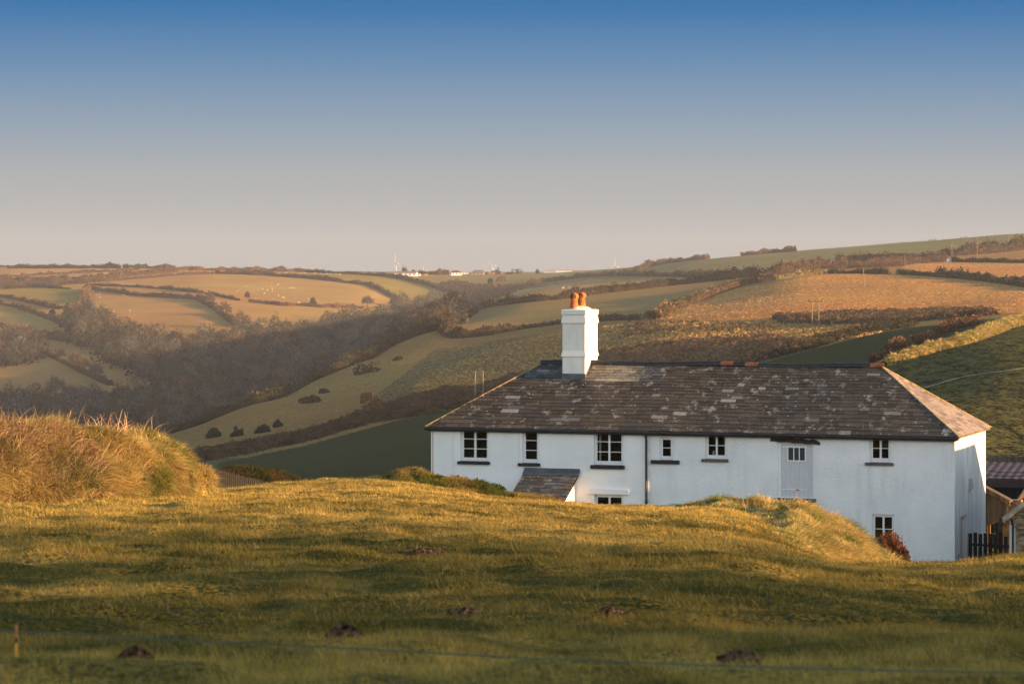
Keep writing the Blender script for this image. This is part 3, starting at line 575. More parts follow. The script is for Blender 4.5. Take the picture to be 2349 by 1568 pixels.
# ------------------------------------------------------------------ earth banks near the lawn
def bank(name, label, path, wid, hgt, nbl, Ls, colf, stems=0, group=None, lean=(0.1, -.2, 0), zfun=None, seed=3, cat="grass bank", bump=.22):
    """path: list of (x, y, zbase); wid, hgt lists per point; grass blades rooted on the surface"""
    path = np.array(path, float); L = np.concatenate([[0], np.cumsum(np.hypot(*np.diff(path[:, :2], axis=0).T))]); n = int(L[-1] / .12) + 2; t = np.linspace(0, L[-1], n)
    C = np.stack([np.interp(t, L, path[:, k]) for k in range(3)], 1); w = pchip(L, np.array(wid)[:, None], t)[:, 0]; h = pchip(L, np.array(hgt)[:, None], t)[:, 0]
    tg = np.gradient(C, axis=0); tg[:, 2] = 0; tg /= np.linalg.norm(tg, axis=1)[:, None]; sd_ = np.stack([tg[:, 1], -tg[:, 0]], 1)   # sd_ points to the camera side for a left-to-right path
    K = 34; _a = np.linspace(0, math.pi, 800); _x = np.cos(_a) * 1.4; _z = np.sin(_a) ** .62 * 1.9; _l = np.concatenate([[0], np.cumsum(np.hypot(np.diff(_x), np.diff(_z)))]); ang = np.interp(np.linspace(0, _l[-1], K), _l, _a)
    flare = 1 + .22 * (1 - np.sin(ang)) ** 2; off = (np.cos(ang) * flare)[None, :] * w[:, None]; hz = (np.sin(ang) ** .62)[None, :] * h[:, None]
    X = C[:, 0:1] + sd_[:, 0:1] * off; Y = C[:, 1:2] + sd_[:, 1:2] * off
    base = C[:, 2:3] if zfun is None else zfun(X, Y)
    A = t[:, None] + 0 * off; BP = (np.linspace(0, _l[-1], K))[None, :] * (h[:, None] / 1.9 * .7 + .3); B = BP + 0 * off
    nz = (fbm(A, B, 1.1, 3, seed) + .5 * fbm(A, B, .45, 2, seed + 1)) * bump * np.minimum(1, hz / .3); X = X + sd_[:, 0:1] * nz * np.cos(ang)[None]; Y = Y + sd_[:, 1:2] * nz * np.cos(ang)[None]; Z = base + hz + nz * .7 - .03
    V = np.stack([X, Y, Z], -1); i = np.arange(n * K).reshape(n, K); q = np.stack([i[:-1, :-1], i[:-1, 1:], i[1:, 1:], i[1:, :-1]], -1).reshape(-1, 4)
    root = empty(name, C[0], label=label, cat=cat, group=group); o0 = C[0]
    cc = colf(A.ravel(), B.ravel(), rng) * .35
    link("earth", np_mesh("earth", V.reshape(-1, 3) - o0, quads=q, tint=cc, smooth=True), MEARTH, root)
    fi = rng.random(nbl) * (n - 1.001); fk = rng.random(nbl) * (K - 1.001); a = fi.astype(int); b = fk.astype(int); fa = (fi - a)[:, None]; fb = (fk - b)[:, None]
    P = (V[a, b] * (1 - fa) + V[a + 1, b] * fa) * (1 - fb) + (V[a, b + 1] * (1 - fa) + V[a + 1, b + 1] * fa) * fb
    e1 = V[a + 1, b] - V[a, b]; e2 = V[a, b + 1] - V[a, b]; N = np.cross(e2, e1); N /= np.linalg.norm(N, axis=1)[:, None] + 1e-9; N *= np.where((N[:, 2] < 0), -1, 1)[:, None]
    cl = fbm(t[a], BP[a, b], .6, 2, seed + 4)
    LL = rng.uniform(*Ls, nbl) * np.clip(1 + 2.2 * cl, .35, 1.9); d = N * .9 + rng.normal(size=(nbl, 3)) * .55 + np.array((0, 0, .55)) + np.array(lean) * 0.5; d /= np.linalg.norm(d, axis=1)[:, None]
    sw = np.stack([vn(t[a], hz[a, b], .8, seed + 6), vn(t[a], hz[a, b], .8, seed + 7) * .5, np.full(nbl, -.55)], 1) + np.array(lean)
    bend = sw * LL[:, None] * rng.uniform(.5, 1.3, nbl)[:, None]
    col = colf(t[a], BP[a, b], rng) * rng.uniform(.55, 1.5, nbl)[:, None]
    Vb, T, Q, Cb = blade_mesh(P, d, LL, rng.uniform(.006, .012, nbl) * np.mean(C[:, 1]) / 60, bend, col)
    nl = nbl // 12; ii = rng.integers(0, nbl, nl); sel = cl[ii] > -.05; ii = ii[sel]; Vl, Ql, Cl = quadcloud(P[ii] + N[ii] * rng.uniform(.02, .16, len(ii))[:, None], rng.uniform(.015, .05, len(ii)) * min(2.0, np.mean(C[:, 1]) / 60), colf(t[a[ii]], BP[a[ii], b[ii]], rng) * np.array((.45, .42, .5)) * rng.uniform(.4, 1.3, len(ii))[:, None], 1.3)
    lf = link("leaves", np_mesh("leaves", Vl - o0, quads=Ql, tint=Cl), MBLADE, root); lf["kind"] = "stuff"
    g = link("tall_grass", np_mesh("tall_grass", Vb - o0, T, Q, Cb), MBLADE, root); g["kind"] = "stuff"
    return root, V, t
MEARTH = tmat("bank_earth", .95, 0, .05, 9, .4, .4); MBLADE = tmat("tall_blades", .75, .35, .1); MSTEM = tmat("dry_stems", .8, .1, .15)
def pt(px, py, D): return ((px - CX) / F * D, D, (HY - py) / F * D)
def gold(sx, sz, g):
    n = len(np.ravel(sx)); a = np.clip(.78 + 1.8 * fbm(sx, sz, .6, 3, 61) + g.normal(size=n) * .18, 0, 1)[:, None]; b = np.clip(fbm(sx, sz, .7, 2, 71) * 2.2, 0, 1)[:, None]
    c = np.array((.15, .18, .03)) * (1 - a) + np.array((.56, .43, .15)) * a
    return c * (1 - b * .5) + np.array((.28, .17, .07)) * b * .5
# left bank: from outside the frame to the rounded end beside the picket fence
lp = [(-500,1152,57),(0,1150,61),(150,1146,63),(250,1136,65),(315,1128,66),(366,1118,66.6),(390,1114,66.8)]
LP = [pt(*p) for p in lp]; LP = [(x, y + .9, float(lawn_z(x, y, False)) - .05) for x, y, z in LP]
def lcol(sx, sz, g):
    c = gold(sx, sz, g); L0 = 6.6
    return c
LBK = bank("grass_bank", "tall rounded bank of golden grass and brambles at the left edge", LP, [1.6,1.6,1.5,1.5,1.4,1.15,.35], [1.68,1.72,1.55,1.42,1.45,1.12,.3], 190000, (.14,.36), lcol, lean=(.16,-.12,0), seed=3, bump=.34)
SM, SV, SQ = [], [], []
def stems(label, n, xr, fr, Lr, colr, arch=1.0, th=.006, name="brambles", up=.5, src=None):
    """thin arching stems rooted on the left bank; xr picture columns, fr fractions of the way over the bank from its foot"""
    V = (src or LBK)[1]; PX = CX + F * V[:, :, 0] / V[:, :, 1]; nn, K = PX.shape; mb_v, mb_q, mb_c, m = [], [], [], 0
    ok = np.argwhere((PX[:, int((fr[0] + fr[1]) / 2 * (K - 1))] > xr[0]) & (PX[:, int((fr[0] + fr[1]) / 2 * (K - 1))] < xr[1]))[:, 0]
    for _ in range(n):
        i = int(ok[int(rng.random() * len(ok))]); k = int(rng.uniform(*fr) * (K - 1)); i = min(i, nn - 2); p = V[i, k] + (V[i + 1, k] - V[i, k]) * rng.random()
        L = rng.uniform(*Lr); out = np.array((.15, -1.0, .2)) * (1 - up) + np.array((0, 0, 1)) * up; d = out + rng.normal(size=3) * .45; d /= np.linalg.norm(d); lean_ = rng.normal() * arch; S = 6; pts = []
        for s_ in range(S + 1):
            pts.append(p.copy()); p = p + d * L / S; d = d + np.array((lean_, rng.normal() * .15, -abs(lean_) * .8 - .2)) * .17 + rng.normal(size=3) * .08; d /= np.linalg.norm(d)
        pts = np.array(pts); tw = np.linspace(1, .35, S + 1) * th * rng.uniform(.7, 1.4)
        A = np.stack([pts + np.array((1, 0, 0)) * tw[:, None], pts + np.array((-.5, -.5, .7)) * tw[:, None], pts + np.array((-.5, .5, -.7)) * tw[:, None]], 1).reshape(-1, 3)
        for s_ in range(S):
            for e in range(3): mb_q.append((m + s_*3+e, m + s_*3+(e+1)%3, m + (s_+1)*3+(e+1)%3, m + (s_+1)*3+e))
        mb_v.append(A); mb_c.append(np.tile(np.array(colr[rng.integers(len(colr))]) * rng.uniform(.6, 1.3), (len(A), 1))); m += len(A)
    o0 = mb_v[0][0].copy()
    tag(link(name, np_mesh(name, np.concatenate(mb_v) - o0, quads=np.array(mb_q), tint=np.concatenate(mb_c)), MSTEM, loc=o0), label, kind="stuff")
stems("dense tangle of dry brown bramble and bracken stems over the left bank", 5000, (-80, 215), (.02, .42), (.25, .7), [(.26,.16,.085),(.42,.30,.17),(.14,.08,.045)], th=.007, up=.62)
stems("scattered bramble stems in the grass at the rounded end of the left bank", 900, (205, 370), (.05, .4), (.2, .5), [(.36,.20,.09),(.5,.33,.16)], th=.006)
stems("bare bramble canes arching off the top of the left bank", 85, (190, 360), (.40, .6), (.25, .7), [(.60,.42,.25),(.45,.27,.15)], arch=1.3, th=.008, up=.9)
stems("dry stalks standing along the top of the left bank", 90, (-40, 220), (.40, .6), (.12, .45), [(.55,.38,.22),(.40,.26,.14)], arch=1.0, th=.007, up=.9)
def ogreen(sx, sz, g):
    n = len(np.ravel(sx)); a = np.clip(.38 + 1.3 * fbm(sx, sz, 1.0, 3, 81) + g.normal(size=n) * .16, 0, 1)[:, None]
    return np.array((.12, .145, .026)) * (1 - a) + np.array((.42, .28, .09)) * a
# bank before the left half of the cottage
bp = [(880,1100,88),(905,1098,88),(960,1118,88),(1030,1140,88),(1100,1147,88.4),(1190,1156,88.6),(1285,1166,88.8)]
bank("grass_bank", "tufted green bank running down in front of the left end of the cottage", [(x, y, float(lawn_z(x, min(y, 88.9), False)) - .1) for x, y, z in [pt(*p) for p in bp]],
     [.3,.9,1.0,1.0,.9,.7,.3], [.05,.28,.38,.42,.30,.20,.04], 80000, (.10,.26), ogreen, lean=(.22,-.1,0), seed=13, bump=.42)
# bank before the right half, curving down to the gap
def mound(name, label, pxs, Ds, delta, nbl, Ls, colf, lean, seed, bump):
    """a grassed bank laid over the lawn; delta = its height above the lawn in picture rows at 2349 px, one row per distance"""
    P_ = np.arange(pxs[0], pxs[-1] + 1, 4.0); D_ = np.arange(Ds[0], Ds[-1] + .01, .16); G = pchip(np.array(Ds, float), np.array(delta, float), D_); G = pchip(np.array(pxs, float), G.T, P_).T
    PP, DD = np.meshgrid(P_, D_); X = (PP - CX) / F * DD; hgt = np.maximum(G, 0) * DD / F; nz = (fbm(X, DD, 1.0, 3, seed) + .6 * fbm(X, DD, .4, 2, seed + 1)) * bump * np.clip(hgt / .35, 0, 1)
    Z = lawn_z(X, DD, True) + hgt + nz - .03 - np.where(hgt < .01, .06, 0); V = np.stack([X, DD, Z], -1); nr, nc = PP.shape; i = np.arange(nr * nc).reshape(nr, nc); q = np.stack([i[:-1, :-1], i[:-1, 1:], i[1:, 1:], i[1:, :-1]], -1).reshape(-1, 4)
    o0 = V[nr // 2, nc // 2].copy(); root = empty(name, o0, label=label, cat="grass bank"); SA, SB = X * 1.0, DD * .6 + hgt * 1.5
    link("earth", np_mesh("earth", V.reshape(-1, 3) - o0, quads=q, tint=colf(SA.ravel(), SB.ravel(), rng) * .4, smooth=True), MEARTH, root)
    n = nbl * 3; fa_ = rng.random(n) * (nr - 1.001); fb_ = rng.random(n) * (nc - 1.001); ia = fa_.astype(int); ib = fb_.astype(int); keep = rng.random(n) < np.clip(hgt[ia, ib] / .25, 0, 1); fa_, fb_, ia, ib = (v[keep][:nbl] for v in (fa_, fb_, ia, ib)); n = len(ia)
    u_ = (fa_ - ia)[:, None]; w_ = (fb_ - ib)[:, None]; P = (V[ia, ib] * (1 - u_) + V[ia + 1, ib] * u_) * (1 - w_) + (V[ia, ib + 1] * (1 - u_) + V[ia + 1, ib + 1] * u_) * w_
    N = np.cross(V[ia, ib + 1] - V[ia, ib], V[ia + 1, ib] - V[ia, ib]); N /= np.linalg.norm(N, axis=1)[:, None] + 1e-9
    cl = fbm(P[:, 0], P[:, 1] + P[:, 2] * 2, .55, 2, seed + 4); LL = rng.uniform(*Ls, n) * np.clip(1 + 2.2 * cl, .35, 1.9) * np.clip(hgt[ia, ib] / .3, .35, 1)
    d = N * .7 + rng.normal(size=(n, 3)) * .5 + np.array((0, 0, .55)) + np.array(lean) * .5; d /= np.linalg.norm(d, axis=1)[:, None]; bend = (np.array((vn(P[:, 0], P[:, 1], .8, seed + 6), vn(P[:, 0], P[:, 1], .8, seed + 7) * .5, np.full(n, -.5))).T + np.array(lean)) * LL[:, None] * rng.uniform(.5, 1.3, n)[:, None]
    col = colf(SA[ia, ib], SB[ia, ib], rng) * rng.uniform(.55, 1.5, n)[:, None]; Vb, T, Q, Cb = blade_mesh(P, d, LL, rng.uniform(.008, .015, n), bend, col)
    g = link("tall_grass", np_mesh("tall_grass", Vb - o0, T, Q, Cb), MBLADE, root); g["kind"] = "stuff"; return root, V.transpose(1, 0, 2), P_
RBK = mound("grass_bank", "golden bank curving down below the cottage loft door", [1550,1640,1690,1740,1790,1830,1870,1930,2000,2060,2115], [56,62,67,72,78,83,87,89,91],
  [[0]*11, [0,0,0,0,3,5,2,0,0,0,0], [0,0,0,0,9,20,16,5,0,0,0], [0,0,0,0,8,30,42,38,8,0,0], [0,0,0,0,8,34,56,72,38,8,0], [0,0,0,3,10,42,64,96,60,22,0], [3,10,14,22,34,58,74,108,72,36,0], [6,14,18,24,36,58,72,104,68,32,0], [0]*11],
  130000, (.12,.34), lambda a, b, g: gold(a, b, g) * .95, (.18,-.1,0), 23, .3)
stems("thin dry stalks standing along the bank below the loft door", 45, (1700, 2000), (.82, .93), (.2, .75), [(.5,.34,.2),(.38,.24,.14)], arch=.3, th=.006, name="stalks", up=.97, src=RBK)

# ------------------------------------------------------------------ the cottage
TH = R(19.4); LEN, DEP, ZG = 19.70, 6.2, -10.75
u2 = Vector((math.cos(TH), -math.sin(TH), 0)); b2 = Vector((math.sin(TH), math.cos(TH), 0))
R0 = Vector(((2190 - CX) / F * 100, 100, 0)); L0 = R0 - u2 * LEN; L0.z = ZG
def fl(px, py, v=0.0):
    """cottage coordinates (x along the front, z above the yard) of a picture point on the plane v metres behind the front"""
    d = Vector(((px - CX) / F, 1, (HY - py) / F)); o = Vector((0, 0, 0)); n = b2; s = ((L0 + b2 * v) - o).dot(n) / d.dot(n); p = d * s
    return ((p - L0).dot(u2), p.z - ZG)
HE = 4.95                                   # wall head above the yard
RH = 7.24; OV = .18
plaster = lambda name, col, bscale, bstr, bd, col2: mat(name, col, .85, .0, 1.2, bstr, bscale, var2=col2, bdist=bd)
M_SMOOTH = plaster("smooth_limewash", (.78, .78, .76), 6, .35, .03, (.84, .84, .82))
def rough_plaster():
    m = mat("rough_limewash", (.76, .77, .76), .9, 0, .9, 0, 1, var2=(.84, .84, .83)); n = m.node_tree.nodes; l = m.node_tree.links
    t = n.new("ShaderNodeTexCoord"); v = n.new("ShaderNodeTexNoise"); v.inputs["Scale"].default_value = 11; v.inputs["Detail"].default_value = 3; v.inputs["Distortion"].default_value = 1.2; l.new(t.outputs["Object"], v.inputs[0])
    b = n.new("ShaderNodeBump"); b.inputs[0].default_value = .6; b.inputs[1].default_value = .05; l.new(v.outputs[0], b.inputs["Height"]); l.new(b.outputs[0], n["Principled BSDF"].inputs["Normal"]); return m
M_ROUGH = rough_plaster()
def stain(m, amt, col=(.50, .49, .44)):
    n, l = m.node_tree.nodes, m.node_tree.links; p = n["Principled BSDF"]; src = p.inputs[0].links[0].from_socket; t = n.new("ShaderNodeTexCoord"); mp = n.new("ShaderNodeMapping"); mp.inputs[3].default_value = (1, 1, .14); l.new(t.outputs["Object"], mp.inputs[0])
    z = n.new("ShaderNodeTexNoise"); z.inputs["Scale"].default_value = 2.2; z.inputs["Detail"].default_value = 7; l.new(mp.outputs[0], z.inputs[0]); r_ = n.new("ShaderNodeMapRange"); r_.inputs[1].default_value = .48; r_.inputs[2].default_value = .72; r_.inputs[4].default_value = amt; l.new(z.outputs[0], r_.inputs[0])
    z2 = n.new("ShaderNodeTexNoise"); z2.inputs["Scale"].default_value = .5; z2.inputs["Detail"].default_value = 5; l.new(t.outputs["Object"], z2.inputs[0]); r2 = n.new("ShaderNodeMapRange"); r2.inputs[1].default_value = .4; r2.inputs[2].default_value = .65; l.new(z2.outputs[0], r2.inputs[0]); mu = n.new("ShaderNodeMath"); mu.operation = 'MULTIPLY'; l.new(r_.outputs[0], mu.inputs[0]); l.new(r2.outputs[0], mu.inputs[1])
    x = n.new("ShaderNodeMix"); x.data_type = 'RGBA'; l.new(mu.outputs[0], x.inputs[0]); l.new(src, x.inputs[6]); x.inputs[7].default_value = (*col, 1); l.new(x.outputs[2], p.inputs[0])
stain(M_ROUGH, .55); stain(M_SMOOTH, .40)
M_STAIN = mat("weathered_limewash", (.60, .57, .52), .9, 0, 2.2, .5, 14, stretch=(1, 1, .22), var2=(.80, .78, .74), bdist=.03)
M_WPAINT = mat("white_paint", (.80, .80, .79), .45, .03, 8); M_BLACK = mat("black_paint", (.018, .018, .02), .5, .3, 6, .3, 20)
M_SLATE = mat("slate_sill", (.085, .08, .07), .7, .35, 6, .5, 12); M_LEAD = mat("lead", (.09, .095, .105), .55, .25, 4, .3, 6)
M_IRON = mat("cast_iron", (.05, .047, .042), .5, .3, 7, .2, 20); M_OAK = mat("dark_oak", (.035, .022, .016), .85, .5, 6, .9, 18, stretch=(.2, 1, 1.5))
M_DARK = mat("dim_interior", (.10, .07, .045), .9, .3, 2); M_TERRA = mat("terracotta", (.46, .13, .035), .75, .3, 6, .3, 14)
M_RUST = mat("rust", (.30, .13, .05), .9, .4, 30); M_CEM = mat("chimney_limewash", (.80, .78, .73), .85, 0, 2.0, .25, 10, stretch=(1, 1, .3), var2=(.66, .63, .55), bdist=.02)
def glass():
    m, n, l, p = nodes("window_glass"); n.remove(p); tr = n.new("ShaderNodeBsdfTransparent"); tr.inputs[0].default_value = (.85, .88, .86, 1); g = n.new("ShaderNodeBsdfGlossy"); g.inputs["Roughness"].default_value = .03
    f = n.new("ShaderNodeFresnel"); f.inputs[0].default_value = 1.5; mx = n.new("ShaderNodeMixShader"); l.new(f.outputs[0], mx.inputs[0]); l.new(tr.outputs[0], mx.inputs[1]); l.new(g.outputs[0], mx.inputs[2]); l.new(mx.outputs[0], n["Material Output"].inputs[0]); return m
M_GLASS = glass()
house = empty("white_cottage", L0, -TH, label="long white limewashed two storey cottage with a hipped slate roof and one tall chimney", cat="cottage")
def rect(x0, x1, y0, y1, v=0):
    a = fl(x0, y1, v); b = fl(x1, y0, v); return [a[0], b[0], a[1], b[1]]
XS = fl(1488, 1000)[0]                        # where smooth plaster meets rough
WIN = [  # outer opening, casements, panes high, sill rect, name bits
 dict(r=rect(1057,1121,981,1058), nx=2, ny=3, curt=((.36,.46),), s=rect(1051.3,1125,1058,1063.4), sm=M_BLACK), dict(r=rect(1199,1236,984,1062), nx=1, ny=3, s=rect(1190,1240.5,1062,1068), sm=M_BLACK),
 dict(r=rect(1363,1430,987,1066), nx=2, ny=3, curt=((.08,.14),(.88,.93)), s=rect(1356,1434,1067,1074), sm=M_BLACK), dict(r=rect(1364,1430,1135,1205), nx=2, ny=2, s=rect(1357,1434,1206,1212), sm=M_BLACK, hood=1),
 dict(r=rect(1513,1543,1002.5,1055), nx=1, ny=2, s=rect(1494,1559,1055.3,1062.6), sm=M_BLACK, arch=1), dict(r=rect(1531,1561,1155,1200), nx=1, ny=2, s=rect(1528,1564,1201,1206), sm=M_SLATE, arch=1),
 dict(r=rect(1618,1667,994,1053), nx=2, ny=2, s=rect(1610,1671,1053,1058), sm=M_SLATE, candle=1), dict(r=rect(1995,2043,1000,1060), nx=2, ny=2, s=rect(1985,2050,1061,1066), sm=M_SLATE),
 dict(r=rect(2000,2051,1180,1250), nx=2, ny=2, s=rect(1993,2058,1251,1256), sm=M_SLATE)]
DOOR = rect(1784,1867,1014.5,1144)
def wallpiece(x0, x1, z0, z1, holes, y=0.0, rev=.22):
    m = MB(); xs = sorted({x0, x1} | {h[0] for h in holes} | {h[1] for h in holes}); zs = sorted({z0, z1} | {h[2] for h in holes} | {h[3] for h in holes})
    for i in range(len(xs) - 1):
        for j in range(len(zs) - 1):
            cx, cz = (xs[i] + xs[i+1]) / 2, (zs[j] + zs[j+1]) / 2
            if any(h[0] < cx < h[1] and h[2] < cz < h[3] for h in holes): continue
            m.raw([(xs[i], y, zs[j]), (xs[i+1], y, zs[j]), (xs[i+1], y, zs[j+1]), (xs[i], y, zs[j+1])], [(0, 1, 2, 3)])
    for h in holes:
        a, b, c, d = h; r = y + rev
        m.raw([(a, y, c), (a, r, c), (a, r, d), (a, y, d)], [(0, 1, 2, 3)]); m.raw([(b, y, c), (b, y, d), (b, r, d), (b, r, c)], [(0, 1, 2, 3)])
        m.raw([(a, y, d), (a, r, d), (b, r, d), (b, y, d)], [(0, 1, 2, 3)]); m.raw([(a, y, c), (b, y, c), (b, r, c), (a, r, c)], [(0, 1, 2, 3)])
    return m
hl = [w["r"] for w in WIN if w["r"][1] < XS]; hr = [w["r"] for w in WIN if w["r"][1] > XS] + [DOOR]
wallpiece(0, XS, -.4, HE, hl, -.035).build("wall", M_SMOOTH, house)["label"] = "smooth left half of the front wall"
wallpiece(XS, LEN, -.4, HE, hr, 0).raw([(XS, -.035, -.4), (XS, 0, -.4), (XS, 0, HE), (XS, -.035, HE)], [(3, 2, 1, 0)]).build("wall", M_ROUGH, house)["label"] = "rough plastered right half of the front wall"
# end wall with door
ew0, ew1 = 1.15, 2.35; MB().raw([(LEN, 0, -.4), (LEN, ew0, -.4), (LEN, ew0, HE), (LEN, 0, HE)], [(0, 1, 2, 3)]).raw([(LEN, ew1, -.4), (LEN, DEP, -.4), (LEN, DEP, HE), (LEN, ew1, HE)], [(0, 1, 2, 3)]).raw([(LEN, ew0, 2.0), (LEN, ew1, 2.0), (LEN, ew1, HE), (LEN, ew0, HE)], [(0, 1, 2, 3)]).raw(
    [(LEN, ew1, -.4), (LEN, ew1, 2.0), (LEN - .2, ew1, 2.0), (LEN - .2, ew1, -.4)], [(0, 1, 2, 3)]).raw([(LEN, ew0, -.4), (LEN - .2, ew0, -.4), (LEN - .2, ew0, 2.0), (LEN, ew0, 2.0)], [(0, 1, 2, 3)]).raw([(LEN, ew0, 2.0), (LEN - .2, ew0, 2.0), (LEN - .2, ew1, 2.0), (LEN, ew1, 2.0)], [(0, 1, 2, 3)]).build("wall", M_STAIN, house)["label"] = "weathered end wall half lit by the sun"
MB().box(LEN - .22, LEN - .17, ew0, ew1, -.4, 2.0).build("door", mat("grey_door", (.42, .42, .43), .6, .1, 5), house)
MB().raw([(0, 0, -.4), (0, DEP, -.4), (0, DEP, HE), (0, 0, HE)], [(0, 3, 2, 1)]).raw([(0, DEP, -.4), (LEN, DEP, -.4), (LEN, DEP, HE), (0, DEP, HE)], [(0, 3, 2, 1)]).build("wall", M_ROUGH, house)
inn = MB(); inn.box(.1, LEN - .1, 2.4, 2.5, -.3, HE); inn.box(.1, LEN - .1, .24, 2.4, 2.35, 2.5); inn.box(.1, LEN - .1, .24, 2.4, -.35, -.3)
for xx in (4.5, 8.3, XS, 12.5, 16): inn.box(xx, xx + .1, .24, 2.4, -.3, HE)
inn.build("interior", M_DARK, house)
M_CURT = mat('curtain_cloth', (.72, .74, .66), .9, .2, 9)
for w in WIN:
    a, b, c, d = w["r"]; y0 = .10 if b > XS else .08; m = MB(); ft = .06
    m.box(a, b, y0, y0 + .07, c, c + ft + .03); m.box(a, b, y0, y0 + .07, d - ft, d); m.box(a, a + ft, y0, y0 + .07, c + ft + .03, d - ft); m.box(b - ft, b, y0, y0 + .07, c + ft + .03, d - ft)
    nx, ny = w["nx"], w["ny"]; ins = (a + ft, b - ft); cw = (ins[1] - ins[0]) / nx; st = .035; zz0, zz1 = c + ft + .03, d - ft
    for k in range(nx):
        p, q = ins[0] + k * cw, ins[0] + (k + 1) * cw; yy = y0 - .012
        m.box(p + .002, p + st, yy, yy + .04, zz0, zz1); m.box(q - st, q - .002, yy, yy + .04, zz0, zz1); m.box(p + st, q - st, yy, yy + .04, zz0, zz0 + st + .03); m.box(p + st, q - st, yy, yy + .04, zz1 - st, zz1)
        for j in range(1, ny): zc = zz0 + .03 + (zz1 - zz0 - .03) * j / ny; m.box(p + st, q - st, yy + .004, yy + .034, zc - .012, zc + .012)
    wo = m.build("window", M_WPAINT, house)
    MB().raw([(a + ft, y0 + .02, zz0), (b - ft, y0 + .02, zz0), (b - ft, y0 + .02, zz1), (a + ft, y0 + .02, zz1)], [(0, 1, 2, 3)]).build("pane", M_GLASS, wo)
    sx0, sx1, sz0, sz1 = w["s"]; yf = -.035 if b < XS else 0; MB().hexa([(sx0, yf - .10, sz0), (sx1, yf - .10, sz0 + .005), (sx1, yf + .2, sz0 + .005), (sx0, yf + .2, sz0), (sx0, yf - .10, sz1 - .01), (sx1, yf - .10, sz1 - .005), (sx1, yf + .2, sz1 + .01), (sx0, yf + .2, sz1 + .01)]).build("sill", w["sm"], wo, bevel=.012)
    if w.get("arch"):
        ar = MB(); K = 8; pts = [(a + (b - a) * k / K, d - .07 * (abs(2 * k / K - 1) ** 2.2) ) for k in range(K + 1)]
        for k in range(K): ar.hexa([(pts[k][0], yf - .002, pts[k][1] - .0), (pts[k+1][0], yf - .002, pts[k+1][1]), (pts[k+1][0], yf + .1, pts[k+1][1]), (pts[k][0], yf + .1, pts[k][1]), (pts[k][0], yf - .002, d + .01), (pts[k+1][0], yf - .002, d + .01), (pts[k+1][0], yf + .1, d + .01), (pts[k][0], yf + .1, d + .01)])
        ar.build("arch", M_ROUGH, wo)
    for q0, q1 in w.get("curt", ()): MB().box(a + (b - a) * q0, a + (b - a) * q1, .34, .38, zz0 - .1, zz1).build("curtain", M_CURT, wo)
    if w.get("hood"):
        h = rect(1351, 1443, 1122, 1132); MB().box(h[0], h[1], -.14, -.03, h[2], h[3]).build("hood", M_WPAINT, wo, bevel=.02)
    if w.get("candle"):
        for cxp, chh in ((.30, .2),): 
            MB().lathe([(.035, 0), (.035, chh), (.02, chh + .005), (.004, chh + .03)], (a + (b - a) * cxp, .26, zz0), 10).build("candle", M_WPAINT, wo)
# loft door, lintel, threshold
a, b, c, d = DOOR
fm = MB(); fm.box(a, a + .11, .05, .13, c, d); fm.box(b - .06, b, .05, .13, c, d); fm.box(a + .11, b - .06, .05, .13, d - .08, d); fm.box(a + .11, b - .06, .05, .13, c, c + .07)
do = fm.build("door_frame", M_WPAINT, house, bevel=.008)
w_ = rect(1808.5, 1846.5, 1026.6, 1054.7, .1); dm = MB(); x0, x1, z0, z1 = a + .11, b - .06, c + .07, d - .08
nb = 7; xs_ = np.linspace(x0, x1, nb + 1)
for k in range(nb):
    p_, q_ = xs_[k] + .002, xs_[k+1] - .002
    if q_ > w_[0] and p_ < w_[1]:
        dm.box(p_, q_, .10, .125, z0, w_[2]); dm.box(p_, q_, .10, .125, w_[3], z1)
        if p_ < w_[0] - .001: dm.box(p_, w_[0], .10, .125, w_[2], w_[3])
        if q_ > w_[1] + .001: dm.box(w_[1], q_, .10, .125, w_[2], w_[3])
    else: dm.box(p_, q_, .10, .125, z0, z1)
dm.box(x0, x1, .126, .14, z0, w_[2]); dd = dm.build("door", mat("door_paint", (.58, .58, .595), .5, .04, 6), house); dd["label"] = "white boarded loft door"
wm = MB(); wm.box(w_[0] - .04, w_[1] + .04, .07, .1, w_[2] - .045, w_[2]); wm.box(w_[0] - .04, w_[1] + .04, .07, .1, w_[3], w_[3] + .04); wm.box(w_[0] - .04, w_[0], .07, .1, w_[2], w_[3]); wm.box(w_[1], w_[1] + .04, .07, .1, w_[2], w_[3])
for k in (1, 2): xx = w_[0] + (w_[1] - w_[0]) * k / 3; wm.box(xx - .016, xx + .016, .075, .1, w_[2], w_[3])
wm.build("door_window", M_WPAINT, dd)
sl = MB()
for k in range(9): z = w_[2] + (w_[3] - w_[2]) * (k + .5) / 9; sl.hexa([(w_[0], .112, z - .012), (w_[1], .112, z - .012), (w_[1], .135, z + .01), (w_[0], .135, z + .01), (w_[0], .112, z - .006), (w_[1], .112, z - .006), (w_[1], .135, z + .016), (w_[0], .135, z + .016)])
sl.build("louvre", mat("grey_louvre", (.10, .11, .11), .6), dd)
for zz in (z1 - .1, z0 + .28):
    MB().box(x0 + .02, x0 + .95, .085, .10, zz - .02, zz + .02).build("strap_hinge", M_WPAINT, dd); rs = MB()
    xr = x0 + rng.uniform(.25, .6); rs.box(xr, xr + .12, .081, .0845, zz - .03, zz + .012).build("rust_mark", M_RUST, dd)
h = rect(1768, 1881, 1001.5, 1014.5); lt = MB(); N = 14
